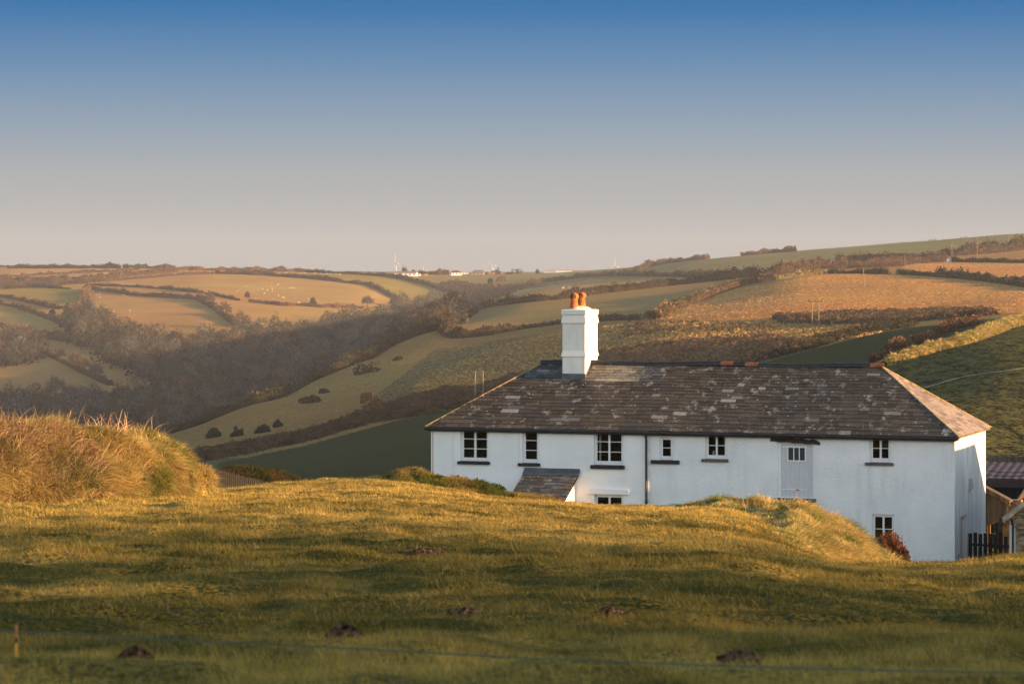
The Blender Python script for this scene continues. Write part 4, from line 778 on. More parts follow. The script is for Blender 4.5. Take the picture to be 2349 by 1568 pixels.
for k in range(N):
    t0, t1 = k / N, (k + 1) / N; xa, xb = h[0] + (h[1] - h[0]) * t0, h[0] + (h[1] - h[0]) * t1; zo = lambda t: -.09 * t + .012 * math.sin(t * 23); zt = lambda t: .02 * math.sin(t * 31) - (.05 if t > .97 else 0)
    z_a, z_b = h[3] - .03, h[2] + .05
    lt.hexa([(xa, -.06, z_b + zo(t0)), (xb, -.06, z_b + zo(t1)), (xb, .1, z_b + zo(t1)), (xa, .1, z_b + zo(t0)), (xa, -.06, z_a + zo(t0) + zt(t0)), (xb, -.06, z_a + zo(t1) + zt(t1)), (xb, .1, z_a + zo(t1) + zt(t1)), (xa, .1, z_a + zo(t0) + zt(t0))])
lt.build("lintel", M_OAK, house)
h = rect(1778, 1872, 1143.5, 1149); MB().box(h[0], h[1], -.14, .12, h[2], h[3]).build("threshold", M_SLATE, house, bevel=.01)
# ---- slates
def slate_mat():
    m, n, l, p = nodes("roof_slate"); p.inputs["Roughness"].default_value = .62; p.inputs["Specular IOR Level"].default_value = .35
    at = n.new("ShaderNodeAttribute"); at.attribute_name = "tint"; t = n.new("ShaderNodeTexCoord")
    v = n.new("ShaderNodeTexVoronoi"); v.inputs["Scale"].default_value = 2.6; v.inputs["Randomness"].default_value = 1; l.new(t.outputs["Object"], v.inputs[0])
    nz = n.new("ShaderNodeTexNoise"); nz.inputs["Scale"].default_value = 5; nz.inputs["Detail"].default_value = 8; l.new(t.outputs["Object"], nz.inputs[0])
    v.inputs['Scale'].default_value = 3.4; ad = n.new("ShaderNodeMath"); ad.operation = 'MULTIPLY_ADD'; ad.inputs[1].default_value = .22; l.new(nz.outputs[0], ad.inputs[0]); l.new(v.outputs["Distance"], ad.inputs[2])
    mr_ = n.new("ShaderNodeMapRange"); mr_.inputs[1].default_value = .215; mr_.inputs[2].default_value = .235; mr_.inputs[3].default_value = 1; mr_.inputs[4].default_value = 0; l.new(ad.outputs[0], mr_.inputs[0])
    n2 = n.new("ShaderNodeTexNoise"); n2.inputs["Scale"].default_value = 2.6; n2.inputs["Detail"].default_value = 10; n2.inputs["Roughness"].default_value = .72; l.new(t.outputs["Object"], n2.inputs[0])
    m2 = n.new("ShaderNodeMapRange"); m2.inputs[1].default_value = .56; m2.inputs[2].default_value = .65; l.new(n2.outputs[0], m2.inputs[0])
    mx = n.new("ShaderNodeMath"); mx.operation = 'MAXIMUM'; l.new(mr_.outputs[0], mx.inputs[0]); l.new(m2.outputs[0], mx.inputs[1]); sc = n.new("ShaderNodeMath"); sc.operation = 'MULTIPLY'; sc.inputs[1].default_value = .8; l.new(mx.outputs[0], sc.inputs[0])
    n3 = n.new("ShaderNodeTexNoise"); n3.inputs["Scale"].default_value = 14; n3.inputs["Detail"].default_value = 6; l.new(t.outputs["Object"], n3.inputs[0]); m3 = n.new("ShaderNodeMapRange"); m3.inputs[1].default_value = .3; m3.inputs[2].default_value = .7; m3.inputs[3].default_value = .65; m3.inputs[4].default_value = 1.35; l.new(n3.outputs[0], m3.inputs[0])
    vm = n.new("ShaderNodeVectorMath"); vm.operation = 'SCALE'; l.new(at.outputs[0], vm.inputs[0]); l.new(m3.outputs[0], vm.inputs[3])
    mi = n.new("ShaderNodeMix"); mi.data_type = 'RGBA'; l.new(sc.outputs[0], mi.inputs[0]); l.new(vm.outputs[0], mi.inputs[6]); mi.inputs[7].default_value = (.36, .34, .29, 1); l.new(mi.outputs[2], p.inputs[0])
    b = n.new("ShaderNodeBump"); b.inputs[0].default_value = .15; b.inputs[1].default_value = .006; l.new(n3.outputs[0], b.inputs["Height"]); l.new(b.outputs[0], p.inputs["Normal"]); return m
M_RS = slate_mat()
def slates(name, A, B, Cc, Dd, parent, course=.205, wr=(.30, .68), colf=None, label=None, taper=True):
    """A,B eave left/right, Cc,Dd top left/right (points); courses of single slates laid up the slope"""
    A, B, Cc, Dd = (np.array(p, float) for p in (A, B, Cc, Dd)); up = ((Cc + Dd) - (A + B)) / 2; e = (B - A) / np.linalg.norm(B - A); up = up - e * up.dot(e); SL = np.linalg.norm(up); up /= SL; N = np.cross(e, up); N *= np.sign(N[2])
    w0 = np.linalg.norm(B - A); xl = lambda s: (Cc - A).dot(e) * s / SL; xr_ = lambda s: w0 + ((Dd - A).dot(e) - w0) * s / SL
    V, Q, C = [], [], []; s = 0.0; j = 0
    while s < SL - .02:
        ch = course * (1.15 - .4 * s / SL) * rng.uniform(.95, 1.05); s1 = min(s + ch, SL); x = xl(s) - rng.uniform(0, .3)
        while x < xr_(s):
            wd = rng.uniform(*wr) * (1.1 - .35 * s / SL); x1 = x + wd; lift = .014 + rng.uniform(0, .008); tl = rng.normal() * .003; g = .006
            s2 = min(s1 + .03, SL)
            def P(xx, ss, hgt): xx = min(max(xx, xl(ss)), xr_(ss)); sag = .025 * math.sin(xx * .8 + 1) * math.sin(ss / SL * 3.1) + .005 * math.sin(xx * 2.3); return A + e * xx + up * ss + N * (hgt + sag)
            sb = s + rng.normal() * .006
            k = len(V)
            V += [P(x + g, sb, lift - .010 + tl), P(x1 - g, sb + tl, lift - .010 - tl), P(x1 - g, s2, .0), P(x + g, s2, .0), P(x + g, sb, lift + tl + .006), P(x1 - g, sb + tl, lift - tl + .006), P(x1 - g, s2, .006), P(x + g, s2, .006)]
            Q += [(k, k+3, k+2, k+1), (k+4, k+5, k+6, k+7), (k, k+1, k+5, k+4), (k+1, k+2, k+6, k+5), (k+3, k, k+4, k+7)]
            C += [colf((x + x1) / 2 / w0, s / SL)] * 8; x = x1
        s = s1; j += 1
    k = len(V); V += [A - N * .09, B - N * .09, Dd - N * .09, Cc - N * .09]; Q.append((k, k+1, k+2, k+3)); C += [(.03, .028, .025)] * 4
    o = link(name, np_mesh(name, np.array(V), quads=np.array(Q), tint=np.array(C)), M_RS, parent)
    if label: o["label"] = label
    return o
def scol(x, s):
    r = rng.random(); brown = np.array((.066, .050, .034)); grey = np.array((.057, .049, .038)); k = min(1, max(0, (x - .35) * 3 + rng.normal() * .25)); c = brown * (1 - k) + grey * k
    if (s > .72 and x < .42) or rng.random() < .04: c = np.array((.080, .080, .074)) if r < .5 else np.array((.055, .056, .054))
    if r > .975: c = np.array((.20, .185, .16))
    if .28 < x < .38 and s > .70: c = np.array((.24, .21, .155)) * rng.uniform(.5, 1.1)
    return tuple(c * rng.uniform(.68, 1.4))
ze = HE - .05; EL, ER = -OV, LEN + OV; FY, BY = -OV, DEP + OV
RL = (LEN - 16.30, DEP / 2, RH); RR = (LEN - 3.30, DEP / 2, RH)
roof = slates("roof", (EL, FY, ze), (ER, FY, ze), RL, RR, house, colf=scol, label="long front slope of mottled brown and grey slates")
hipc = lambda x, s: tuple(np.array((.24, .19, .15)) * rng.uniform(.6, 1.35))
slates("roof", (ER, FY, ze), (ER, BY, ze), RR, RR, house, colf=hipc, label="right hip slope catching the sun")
slates("roof", (EL, BY, ze), (EL, FY, ze), RL, RL, house, colf=scol)
slates("roof", (ER, BY, ze), (EL, BY, ze), RR, RL, house, colf=scol)
M_MORT = mat("lichened_mortar", (.30, .22, .10), .9, .4, 5)
for (p, q) in (((EL, FY, ze), RL), ((ER, FY, ze), RR), ((ER, BY, ze), RR), ((EL, BY, ze), RL)):
    pts = [tuple(p[k] + (q[k] - p[k]) * t + (.02 if k == 2 else 0) for k in range(3)) for t in (0, .25, .5, .75, 1)]; MB().tube(pts, .028, 6).build("hip_mortar", M_MORT, house)
n_t = 28; xr0, xr1 = RL[0] - .1, RR[0] + .12; M_RT = mat("ridge_black", (.02, .018, .018), .4, .5, 6, .3, 20); M_RTR = mat("ridge_terracotta", (.20, .075, .04), .8, .35, 6, .3, 20)
for k in range(n_t):
    xa = xr0 + (xr1 - xr0) * k / n_t; xb = xr0 + (xr1 - xr0) * (k + 1) / n_t - .006; zr = RH + .03 * math.sin(k * .55) + .02; K = 6; m = MB(); v = []
    if fl(1292, 830)[0] + .35 < (xa + xb) / 2 + .6 < fl(1372, 830)[0] - .0 and False: continue
    for xx in (xa, xb):
        for r_ in (.145, .125):
            for q in range(K + 1): th = math.pi * q / K; v.append((xx, DEP / 2 - math.cos(th) * r_, zr - .06 + math.sin(th) * r_))
    f = []; n1 = K + 1
    for q in range(K): f += [(q, q+1, 2*n1+q+1, 2*n1+q), (n1+q+1, n1+q, 3*n1+q, 3*n1+q+1), (q, n1+q, n1+q+1, q+1), (2*n1+q, 2*n1+q+1, 3*n1+q+1, 3*n1+q)]
    m.raw(v, f); red = k in (15, 17, 27)
    o = m.build("ridge_tile", M_RTR if red else M_RT, house); 
    if red: o["label"] = "terracotta ridge tile"
MB().tube([(EL, -OV - .05, ze - .06), (ER, -OV - .05, ze - .06)], .055, 8).box(EL + .1, ER - .1, -OV + .01, -.02, ze - .15, ze - .01).build("gutter", M_BLACK, house)
MB().box(LEN + .01, ER, .0, DEP, ze - .05, ze - .012).build("eaves", mat("eaves_wood", (.22, .17, .11), .8, .3, 4), house)
px_ = fl(1484.5, 1000)[0]; dp = MB(); dp.tube([(px_, -.22, ze - .08), (px_, -.12, ze - .28), (px_, -.11, 2.3), (px_, -.11, -.3)], .045, 8); dp.tube([(px_, -.11, 2.38), (px_, -.11, 2.27)], .062, 8); dp.tube([(px_, -.2, ze - .05), (px_, -.17, ze - .2)], .07, 8)
dp.build("downpipe", M_IRON, house, smooth=True)
for (pp, q0, q1) in ((1041, 981, 1130), (1191.5, 986, 1060)): xx = fl(pp, 1000)[0]; MB().tube([(xx, -.055, fl(pp, q0)[1]), (xx, -.055, fl(pp, q1)[1])], .013, 6).build("pipe", M_WPAINT, house)
xx = fl(994, 1000)[0]; MB().tube([(xx, -.045, HE - .05), (xx, -.045, 1.0)], .012, 6).build("conduit", M_RUST, house)
# wall lamp and tap on the end wall
MB().hexa([(LEN, 2.75, 2.85), (LEN + .12, 2.75, 2.85), (LEN + .12, 3.05, 2.85), (LEN, 3.05, 2.85), (LEN, 2.75, 3.25), (LEN + .09, 2.75, 3.25), (LEN + .09, 3.05, 3.25), (LEN, 3.05, 3.25)]).build("wall_lamp", mat("pale_metal", (.45, .43, .38), .5), house, bevel=.01)
MB().tube([(LEN + .04, .55, 0), (LEN + .04, .55, .62), (LEN + .16, .6, .66), (LEN + .18, .6, .58)], .015, 6).box(LEN + .02, LEN + .06, .5, .62, .68, .71).build("tap", M_RUST, house)
# porch
pa, pb = fl(1207, 1078)[0], fl(1328, 1078)[0]; pz = fl(1300, 1077)[1]; K0 = 1.85; pzb = pz - .98
slates("porch_roof", (pa - .03, -K0, pzb), (pb + .03, -K0, pzb), (pa - .03, -.04, pz - .1), (pb + .03, -.04, pz - .1), house, course=.24, wr=(.25, .5), colf=lambda x, s: tuple(np.array([(.085, .06, .05), (.09, .095, .09), (.055, .06, .062), (.075, .065, .055)][rng.integers(4)]) * rng.uniform(.8, 1.3)))
MB().hexa([(pa - .05, -.28, pz - .20), (pb + .05, -.28, pz - .20), (pb + .05, -.03, pz - .08), (pa - .05, -.03, pz - .08), (pa - .05, -.30, pz - .175), (pb + .05, -.30, pz - .175), (pb + .05, -.04, pz + .05), (pa - .05, -.04, pz + .05)]).build("flashing", M_LEAD, house)
MB().raw([(pb - .12, -K0 + .12, -.4), (pb - .12, -.036, -.4), (pb - .12, -.036, pz - .2), (pb - .12, -K0 + .12, pzb + .0)], [(0, 1, 2, 3)]).raw([(pa + .1, -K0 + .12, -.4), (pa + .1, -.036, -.4), (pa + .1, -.036, pz - .2), (pa + .1, -K0 + .12, pzb)], [(3, 2, 1, 0)]).raw([(pa + .1, -K0 + .12, -.4), (pb - .12, -K0 + .12, -.4), (pb - .12, -K0 + .12, pzb), (pa + .1, -K0 + .12, pzb)], [(0, 1, 2, 3)]).build("porch_wall", M_SMOOTH, house)
MB().tube([(pa - .03, -K0 - .04, pzb - .04), (pb + .03, -K0 - .04, pzb - .04)], .04, 8).build("porch_gutter", M_BLACK, house)
# chimney
CV0, CV1 = 2.30, 3.85; cxa = fl(1290, 780, CV0)[0]; cxb = fl(1342, 780, CV0)[0]; zc = lambda y: fl(1316, y, CV0)[1]
ch = MB(); prof = [(0, 6.0), (0, zc(818)), (.045, zc(818)), (.035, zc(814)), (0, zc(804)), (0, zc(742)), (.045, zc(741)), (.0, zc(722)), (.035, zc(721)), (.035, zc(711)), (-.06, zc(709.5))]
v = []; f = []
for (e_, z) in prof: v += [(cxa - e_, CV0 - e_, z), (cxb + e_, CV0 - e_, z), (cxb + e_, CV1 + e_, z), (cxa - e_, CV1 + e_, z)]
for i_ in range(len(prof) - 1):
    for k in range(4): f.append((i_*4+k, i_*4+(k+1) % 4, i_*4+4+(k+1) % 4, i_*4+4+k))
f.append(tuple((len(prof) - 1) * 4 + k for k in range(4))); ch.raw(v, f); chim = ch.build("chimney", M_CEM, house, bevel=.012)
cxm, czt = (cxa + cxb) / 2, zc(710.5); cap = MB(); cap.lathe([(.44, -.02), (.40, .05), (.25, .12), (.1, .15)], (0, 0, 0), 14)
capo = cap.build("flaunching", mat("lichened_cement", (.55, .50, .40), .95, .4, 8, .6, 12), chim, smooth=True); capo.location = (cxm, (CV0 + CV1) / 2, czt); capo.scale = (.95, 1.75, 1)
zr0 = ze + (RH - ze) * (CV0 + OV) / (DEP / 2 + OV)
MB().box(cxa - .012, cxb + .012, CV0 - .02, CV0 + .03, zr0 - .02, zr0 + .2).hexa([(cxb - .01, CV0 - .02, zr0 - .05), (cxb + .014, CV0 - .02, zr0 - .05), (cxb + .014, DEP / 2, RH - .05), (cxb - .01, DEP / 2, RH - .05), (cxb - .01, CV0 - .02, zr0 + .1), (cxb + .014, CV0 - .02, zr0 + .1), (cxb + .014, DEP / 2, RH + .1), (cxb - .01, DEP / 2, RH + .1)]).build("flashing", M_LEAD, chim)
def pot(x, y, z, s=1.0):
    m = MB(); S = .42 * s; m.lathe([(.165, 0), (.16, .12), (.135, .24), (.132, .27), (.142, .275), (.142, .30), (.13, .305), (.13, .40)], (0, 0, 0), 20)
    o = m.build("chimney_pot", M_TERRA, chim, smooth=True, loc=(x, y, z)); r = .13; v = []; f = []; n1 = 13
    hd = MB()   # horizontal barrel hood, open ends to front and back
    for yy in (-.17, .17):
        for rr in (.135, .105):
            for q in range(n1): th = math.pi * q / (n1 - 1) * 1.3 - math.pi * .15; v.append((math.cos(th) * rr, yy, .46 + math.sin(th) * rr))
    for q in range(n1 - 1): f += [(q, q+1, 2*n1+q+1, 2*n1+q), (n1+q+1, n1+q, 3*n1+q, 3*n1+q+1), (q, n1+q, n1+q+1, q+1), (2*n1+q, 2*n1+q+1, 3*n1+q+1, 3*n1+q)]
    hd.raw(v, f); hd.build("hood", M_TERRA, o, smooth=False)
pot(cxm - .12, CV0 + .42, czt + .04); pot(cxm - .02, CV0 + 1.02, czt + .06)

# ------------------------------------------------------------------ farm buildings to the right of the cottage
def hw(x, y, z=0): return L0 + u2 * x + b2 * y + Vector((0, 0, z))
BX = LEN + 2.62
M_STONE = mat("rubble_stone", (.16, .11, .07), .9, .5, 4, 1.0, 7, stretch=(1, 1, 2.6), var2=(.34, .25, .16), bdist=.08)
barn = empty("stone_barn", L0, -TH, label="rubble stone barn with a slate roof at the right edge", cat="barn")
bf, bb, bw, be, br = -2.9, 6.5, 6.6, 2.62, 5.3; BH = 4.0
MB().box(BX, BX + bw, bf, bb, -.4, be).raw([(BX, bf, be), (BX + bw, bf, be), (BX + bw / 2, bf, br - .12), ], [(0, 1, 2)]).build("wall", M_STONE, barn)
e0 = .42
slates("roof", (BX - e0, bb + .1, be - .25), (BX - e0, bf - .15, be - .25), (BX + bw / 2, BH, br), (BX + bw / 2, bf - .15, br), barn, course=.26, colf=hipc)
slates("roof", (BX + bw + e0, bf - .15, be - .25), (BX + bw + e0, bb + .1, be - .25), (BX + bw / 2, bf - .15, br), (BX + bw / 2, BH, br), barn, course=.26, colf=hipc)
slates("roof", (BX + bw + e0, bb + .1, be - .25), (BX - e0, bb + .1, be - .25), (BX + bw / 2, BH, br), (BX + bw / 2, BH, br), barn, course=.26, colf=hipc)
MB().hexa([(BX - e0, bf - .17, be - .37), (BX - e0 + .06, bf - .17, be - .4), (BX + bw / 2, bf - .17, br - .12), (BX + bw / 2, bf - .17, br - .1), (BX - e0, bf - .13, be - .2), (BX - e0 + .01, bf - .13, be - .2), (BX + bw / 2, bf - .13, br), (BX + bw / 2, bf - .13, br)]).build("verge", mat("verge_mortar", (.34, .28, .2), .9, .3, 5), barn)
MB().tube([(BX - e0 - .05, bf - .2, be - .3), (BX - e0 - .05, bb + .1, be - .3)], .055, 8).build("gutter", M_BLACK, barn)
MB().tube([(BX - .2, bf + .25, be - .3), (BX - .14, bf + .25, be - .5), (BX - .14, bf + .25, -.2)], .035, 8).build("downpipe", M_BLACK, barn)
MB().box(BX - .30, BX - .012, bf + .5, bf + .56, -.2, be - .35).build("door_post", M_WPAINT, barn)
MB().tube([(BX - .3, bf - .1, be - .35), (BX + .1, bf - .1, be - .62), (BX + .5, bf - .1, be - .6), (BX + 1.2, bf - .1, be - .4)], .012, 6).build("cable", M_BLACK, barn)
# picket fence between cottage and barn
def pickets(name, label, P0, P1, h, w, gap, mt, zf, tilt=.01, group=None):
    P0, P1 = Vector(P0), Vector(P1); d = (P1 - P0); d.z = 0; L = d.length; d.normalize(); ang = math.atan2(d.y, d.x); root = empty(name, (P0.x, P0.y, zf(0)), ang, label=label, cat="fence"); n = int(L / (w + gap))
    for k in range(n):
        x = k * (w + gap); z = zf(x / L) - zf(0); hh = h * rng.uniform(.97, 1.03); MB().hexa([(x, 0, z - .15), (x + w, 0, z - .15), (x + w, .02, z - .15), (x, .02, z - .15), (x + tilt, 0, z + hh), (x + w + tilt, 0, z + hh), (x + w + tilt, .02, z + hh), (x + tilt, .02, z + hh)]).build("picket", mt, root)
    for zr in (.3, .72): MB().hexa([(0, .022, zr * h - .04), (L, .022, zr * h - .04 + zf(1) - zf(0)), (L, .06, zr * h - .04 + zf(1) - zf(0)), (0, .06, zr * h - .04), (0, .022, zr * h + .04), (L, .022, zr * h + .04 + zf(1) - zf(0)), (L, .06, zr * h + .04 + zf(1) - zf(0)), (0, .06, zr * h + .04)]).build("rail", mt, root)
    return root
M_DW = mat("black_timber", (.022, .021, .02), .8, .4, 8, .6, 30, stretch=(1, 1, .1)); M_GW = mat("grey_timber", (.10, .085, .065), .85, .4, 8, .6, 30, stretch=(1, 1, .1)); M_BW = mat("brown_timber", (.20, .12, .055), .85, .4, 8, .7, 30, stretch=(1, 1, .08))
pickets("picket_fence", "black picket fence between the cottage end wall and the stone barn", hw(LEN + .02, 2.5), hw(BX - .02, 1.9), 1.42, .14, .055, M_DW, lambda t: ZG - .12)
# timber lean-to behind the cottage
lt_ = empty("timber_lean_to", L0, -TH, label="brown timber clad lean-to against the back corner of the cottage", cat="shed")
q = lambda px, py, v: fl(px, py, v); VL = 7.2; a0 = q(2259, 1120, VL); a1 = q(2312, 1150, VL); z_l0 = q(2264, 1204, VL)[1]; nB = 13; cl = MB()
for k in range(nB):
    xa = a0[0] + (a1[0] - a0[0]) * k / nB; xb = a0[0] + (a1[0] - a0[0]) * (k + 1) / nB - .012; zt = a0[1] + (a1[1] - a0[1]) * k / nB; zb = z_l0 + max(0, (k - 2.5)) / nB * .42
    cl.box(xa, xb, VL, VL + .025, zb, zt - .03 + .0); cl.box(xb, xb + .012, VL + .012, VL + .025, zb, zt - .06)
cl.build("cladding", M_BW, lt_)
MB().hexa([(a0[0] - .1, VL - .05, a0[1] - .06), (a1[0] + .08, VL - .05, a1[1] - .16), (a1[0] + .08, VL + .02, a1[1] - .16), (a0[0] - .1, VL + .02, a0[1] - .06), (a0[0] - .1, VL - .05, a0[1] + .12), (a1[0] + .08, VL - .05, a1[1] + .06), (a1[0] + .08, VL + .02, a1[1] + .06), (a0[0] - .1, VL + .02, a0[1] + .12)]).build("bargeboard", M_BW, lt_)
MB().hexa([(a0[0] - .1, VL + .02, a0[1] + .03), (a1[0] + .08, VL + .02, a1[1] - .03), (a1[0] + .08, VL + .7, a1[1] - .03), (a0[0] - .1, VL + .7, a0[1] + .03), (a0[0] - .1, VL + .02, a0[1] + .09), (a1[0] + .08, VL + .02, a1[1] + .03), (a1[0] + .08, VL + .7, a1[1] + .03), (a0[0] - .1, VL + .7, a0[1] + .09)]).build("roof", M_GW, lt_)
MB().box(a0[0] + .1, a0[0] + .2, VL + .03, VL + .13, -.3, z_l0 + .2).build("post", M_BW, lt_)
M_BRICK = mat("warm_rubble", (.38, .19, .08), .9, .4, 6, 1.0, 9, stretch=(1, 1, 2.5), var2=(.5, .33, .16), bdist=.05)
MB().box(a0[0] + .52, a1[0] + .35, VL + .9, VL + 1.3, -.3, z_l0 + .9).box(a0[0] - .3, a0[0] + .08, VL + .05, VL + .4, -.3, z_l0 - .02).build("wall", M_BRICK, lt_)
MB().box(a0[0] + .1, a0[0] + .52, VL + 2.2, VL + 2.3, -.3, z_l0 + .9).build("back_wall", M_STONE, lt_)
# purple-brown corrugated shed and board fence
SV_ = 14.0; shed = empty("corrugated_shed", L0, -TH, label="low shed with a purple brown corrugated roof behind the lean-to", cat="shed"); s0 = q(2230, 1096, SV_)[0]; s1 = s0 + 9; ze1 = q(2300, 1097, SV_)[1]; zt1 = q(2300, 1059, SV_ + 3.2)[1]
cr = MB(); n = 110; v = []; f = []
for k in range(n + 1):
    x = s0 + (s1 - s0) * k / n; dz = .016 * math.cos(k * math.pi * .5 * 1.0); v += [(x, SV_, ze1 + dz), (x - .0, SV_ + 3.2, zt1 + dz)]
for k in range(n): f.append((2*k, 2*k+2, 2*k+3, 2*k+1))
cr.raw(v, f); M_COR = mat("corrugated_sheet", (.11, .068, .062), .55, .25, 3, 0, 1); cr.build("roof", M_COR, shed, smooth=True)
fz = MB()
zf1 = q(2300, 1117, SV_)[1]
for k in range(5): z0_ = zf1 + (ze1 - .04 - zf1) * k / 5; fz.box(s0, s1, SV_ - .05, SV_ + .02, z0_, z0_ + (ze1 - .04 - zf1) / 5 - .012)
fz.box(s0, s1, SV_ - .03, SV_ + .02, zf1, ze1 - .05); fz.build("fascia", mat("purple_fascia", (.10, .06, .06), .6, .15, 3), shed)
bd = MB()
for k in range(30): x = s0 + k * .3; bd.box(x, x + .285, SV_ + .1, SV_ + .13, -.6, zf1)
bd.build("wall", M_DW, shed)
nb_ = 28; bfz = empty("board_fence", hw(s0, SV_ + 3.6, 0), -TH, label="weathered vertical board fence standing above the corrugated shed roof", cat="fence"); zt2 = q(2300, 1045, SV_ + 3.6)[1]
for k in range(nb_): MB().box(k * .24, k * .24 + .225, 0, .025, .6, zt2 + rng.uniform(-.02, .02)).build("board", M_GW, bfz)
for k, (ya, yb) in enumerate(((1078, 1079), (1088, 1086))):
    pp = [hw(q(2255, ya, 12)[0] + t * 2.0, 12, q(2255, ya + 3.0 * math.sin(t * math.pi) + (yb - ya) * t, 12)[1]) for t in np.linspace(0, 1, 9)]
    tag(MB().tube(pp, .012, 5).build("cable", M_BLACK), ("upper" if k == 0 else "lower") + " black cable sagging across the corrugated shed roof", "cable")
shd = empty("corrugated_barn", L0, -TH, label="barn with a steep dark corrugated roof cut off by the right edge", cat="barn")
cv = MB(); v = []; f = []; n = 60; VB = 8.6; ga = q(2349, 1068, VB + .4); gb = q(2329, 1141, VB); gx = gb[0]; gdz = 2.4
for k in range(n + 1):
    t = k / n; yv = VB + t * 5; dz = .03 * math.cos(k * math.pi * .5); v += [(gx + dz, yv, gb[1] - .15), (gx + 1.15 + dz, yv, gb[1] + 3.6 * .42 * 1.15 * .9 + .0)]
for k in range(n): f.append((2*k, 2*k+2, 2*k+3, 2*k+1))
cv.raw(v, f).build("roof", mat("dark_corrugated", (.10, .07, .055), .6, .3, 3), shd, smooth=True); MB().box(gx + .15, gx + 4, VB + .05, VB + 5, -.5, gb[1] - .2).build("wall", M_STONE, shd)

# brown shrub beside the wall
def near_shrub(px, py, D, wpx, hpx, lb, col):
    x, y, z = pt(px, py, D); w = wpx / F * D / 2; h = hpx / F * D; n = 9000; d = rng.normal(size=(n, 3)); d /= np.linalg.norm(d, axis=1)[:, None]; d[:, 2] = np.abs(d[:, 2]); lump = 1 + .7 * fbm(d[:, 0] * 5, d[:, 1] * 5 + d[:, 2] * 4, 1.2, 3, 4); rad = rng.uniform(.3, 1, n) ** .35 * lump
    C = np.stack([d[:, 0] * w * rad, d[:, 1] * w * .7 * rad, d[:, 2] * h * rad], 1); up = d + np.array((.2, 0, .6))
    V, Q, c = quadcloud(C, rng.uniform(.012, .03, n), np.array(col) * rng.uniform(.4, 1.8, n)[:, None], 4.0, up)
    t = empty("shrub", (x, y, z), label=lb, cat="shrub"); link("foliage", np_mesh("foliage", V, quads=Q, tint=c), MF, t)
    m = MB()
    for k in range(9): a = rng.random() * 6.28; m.tube([(0, 0, -.3), (math.cos(a) * w * .4, math.sin(a) * w * .3, h * .4), (math.cos(a) * w * .8, math.sin(a) * w * .5, h * .75)], [.02, .014, .005], 5)
    m.build("stem", MBARK, t)
near_shrub(2035, 1308, 88, 80, 78, "reddish brown leafless shrub against the cottage wall under the lower window", (.16, .075, .035))
near_shrub(2068, 1312, 87, 34, 50, "small dark red tipped shrub at the right foot of the larger shrub", (.12, .05, .03))

# picket fence and grassy bank beyond the lawn at the left
M_DGW = mat("shaded_grey_timber", (.02, .018, .015), .85, .4, 8)  # near black: the shade on the left fence is put into its colour
def zf_l(t): return np.interp(t, [0, 1], [(HY - 1068) / F * 145 - 1.25, (HY - 1110) / F * 150 - 1.25])
A_, B_ = pt(462, 1100, 145), pt(628, 1100, 150); pickets("picket_fence", "weathered grey picket fence dropping away behind the left bank", (A_[0], A_[1], 0), (B_[0], B_[1], 0), 1.25, .12, .055, M_DGW, zf_l)
bk = [pt(480,1078,156),pt(560,1085,160),(pt(620,1095,164)),pt(700,1118,170),pt(800,1130,178)]
bank("grass_bank", "grassy bank with shade put into its colour behind the grey picket fence", [(x, y, z - .8) for x, y, z in bk], [.4,2,2,1.8,1], [.2,1.15,1.0,.8,.4], 24000, (.2,.5), lambda a, b, g: ogreen(a, b, g) * .3, seed=33)  # grass colour cut down, standing in for the shade on this bank

# ------------------------------------------------------------------ lit hedge bank with posts on the right
WB = polyline([(2022,846),(2135,808),(2213,788),(2291,757),(2349,738),(2430,712)], 240, 440, .6)
bank("grass_bank", "sunlit golden field bank slanting up to the right behind the roof", [(p[0], p[1], p[2] - .1) for p in WB[::6]], [1.1] * len(WB[::6]), [1.05] * len(WB[::6]), 60000, (.2,.5), lambda a, b, g: np.clip(gold(a, b, g) * 1.0 + np.array((.03, .015, 0)), 0, .8), seed=43, bump=.6)
hb = np.array([(p[0] - .9, p[1] + 1.8) for p in WB])
hedge("low reddish scrub growing along the back of the sunlit field bank", [(2008,834),(2070,806),(2130,778),(2180,757),(2240,744)], 260, 520, h=1.1, w=1.6, col=(.13,.07,.045), q=.28, dens=60, step=.5)
def posts(name, label, P, every, h, r, mt, wires=1):
    root = empty(name, P[0], label=label, cat="fence"); o = Vector(P[0]); n = 0; k = 0
    while k < len(P) and n < 60:
        p = Vector(P[k]) - o; MB().tube([(p.x, p.y, p.z - .3), (p.x + rng.normal() * .03, p.y, p.z + h)], [r, r * .9], 6).build("post", mt, root); k += every; n += 1
    for w in range(wires): MB().tube([(Vector(p) - o) + Vector((0, 0, h * (.9 - .4 * w))) for p in P[::max(1, every // 2)]], .012, 4).build("wire", mt, root)
M_POST = mat("pale_post", (.20, .16, .11), .8, .3, 4)
posts("post_fence", "wire fence with pale posts along the foot of the sunlit field bank", [Vector(p) + Vector((1.4, -1.6, 0)) for p in WB], 20, 1.3, .06, M_POST)
posts("post_fence", "row of fence posts on the skyline of the right hill", polyline([(1880,575),(2000,563),(2150,550),(2260,543),(2349,539)], 1700, 2300, 8), 1, 1.3, .12, M_GW, 0)
posts("post_fence", "pale fence posts crossing above the scattered sheep", polyline([(545,668),(600,660),(680,653),(760,650),(820,653)], 1500, 2400, 9), 1, 1.1, .16, M_POST, 0)
posts("post_fence", "wire fence along the upper edge of the dark green field", polyline([(500,1062),(700,1020),(850,978),(990,950)], 380, 700, 6), 1, 1.2, .07, M_GW, 0)
posts("post_fence", "posts below the pale field behind the chimney", polyline([(1290,690),(1355,680),(1434,672),(1500,664)], 900, 1900, 12), 1, 1.2, .12, M_POST, 0)
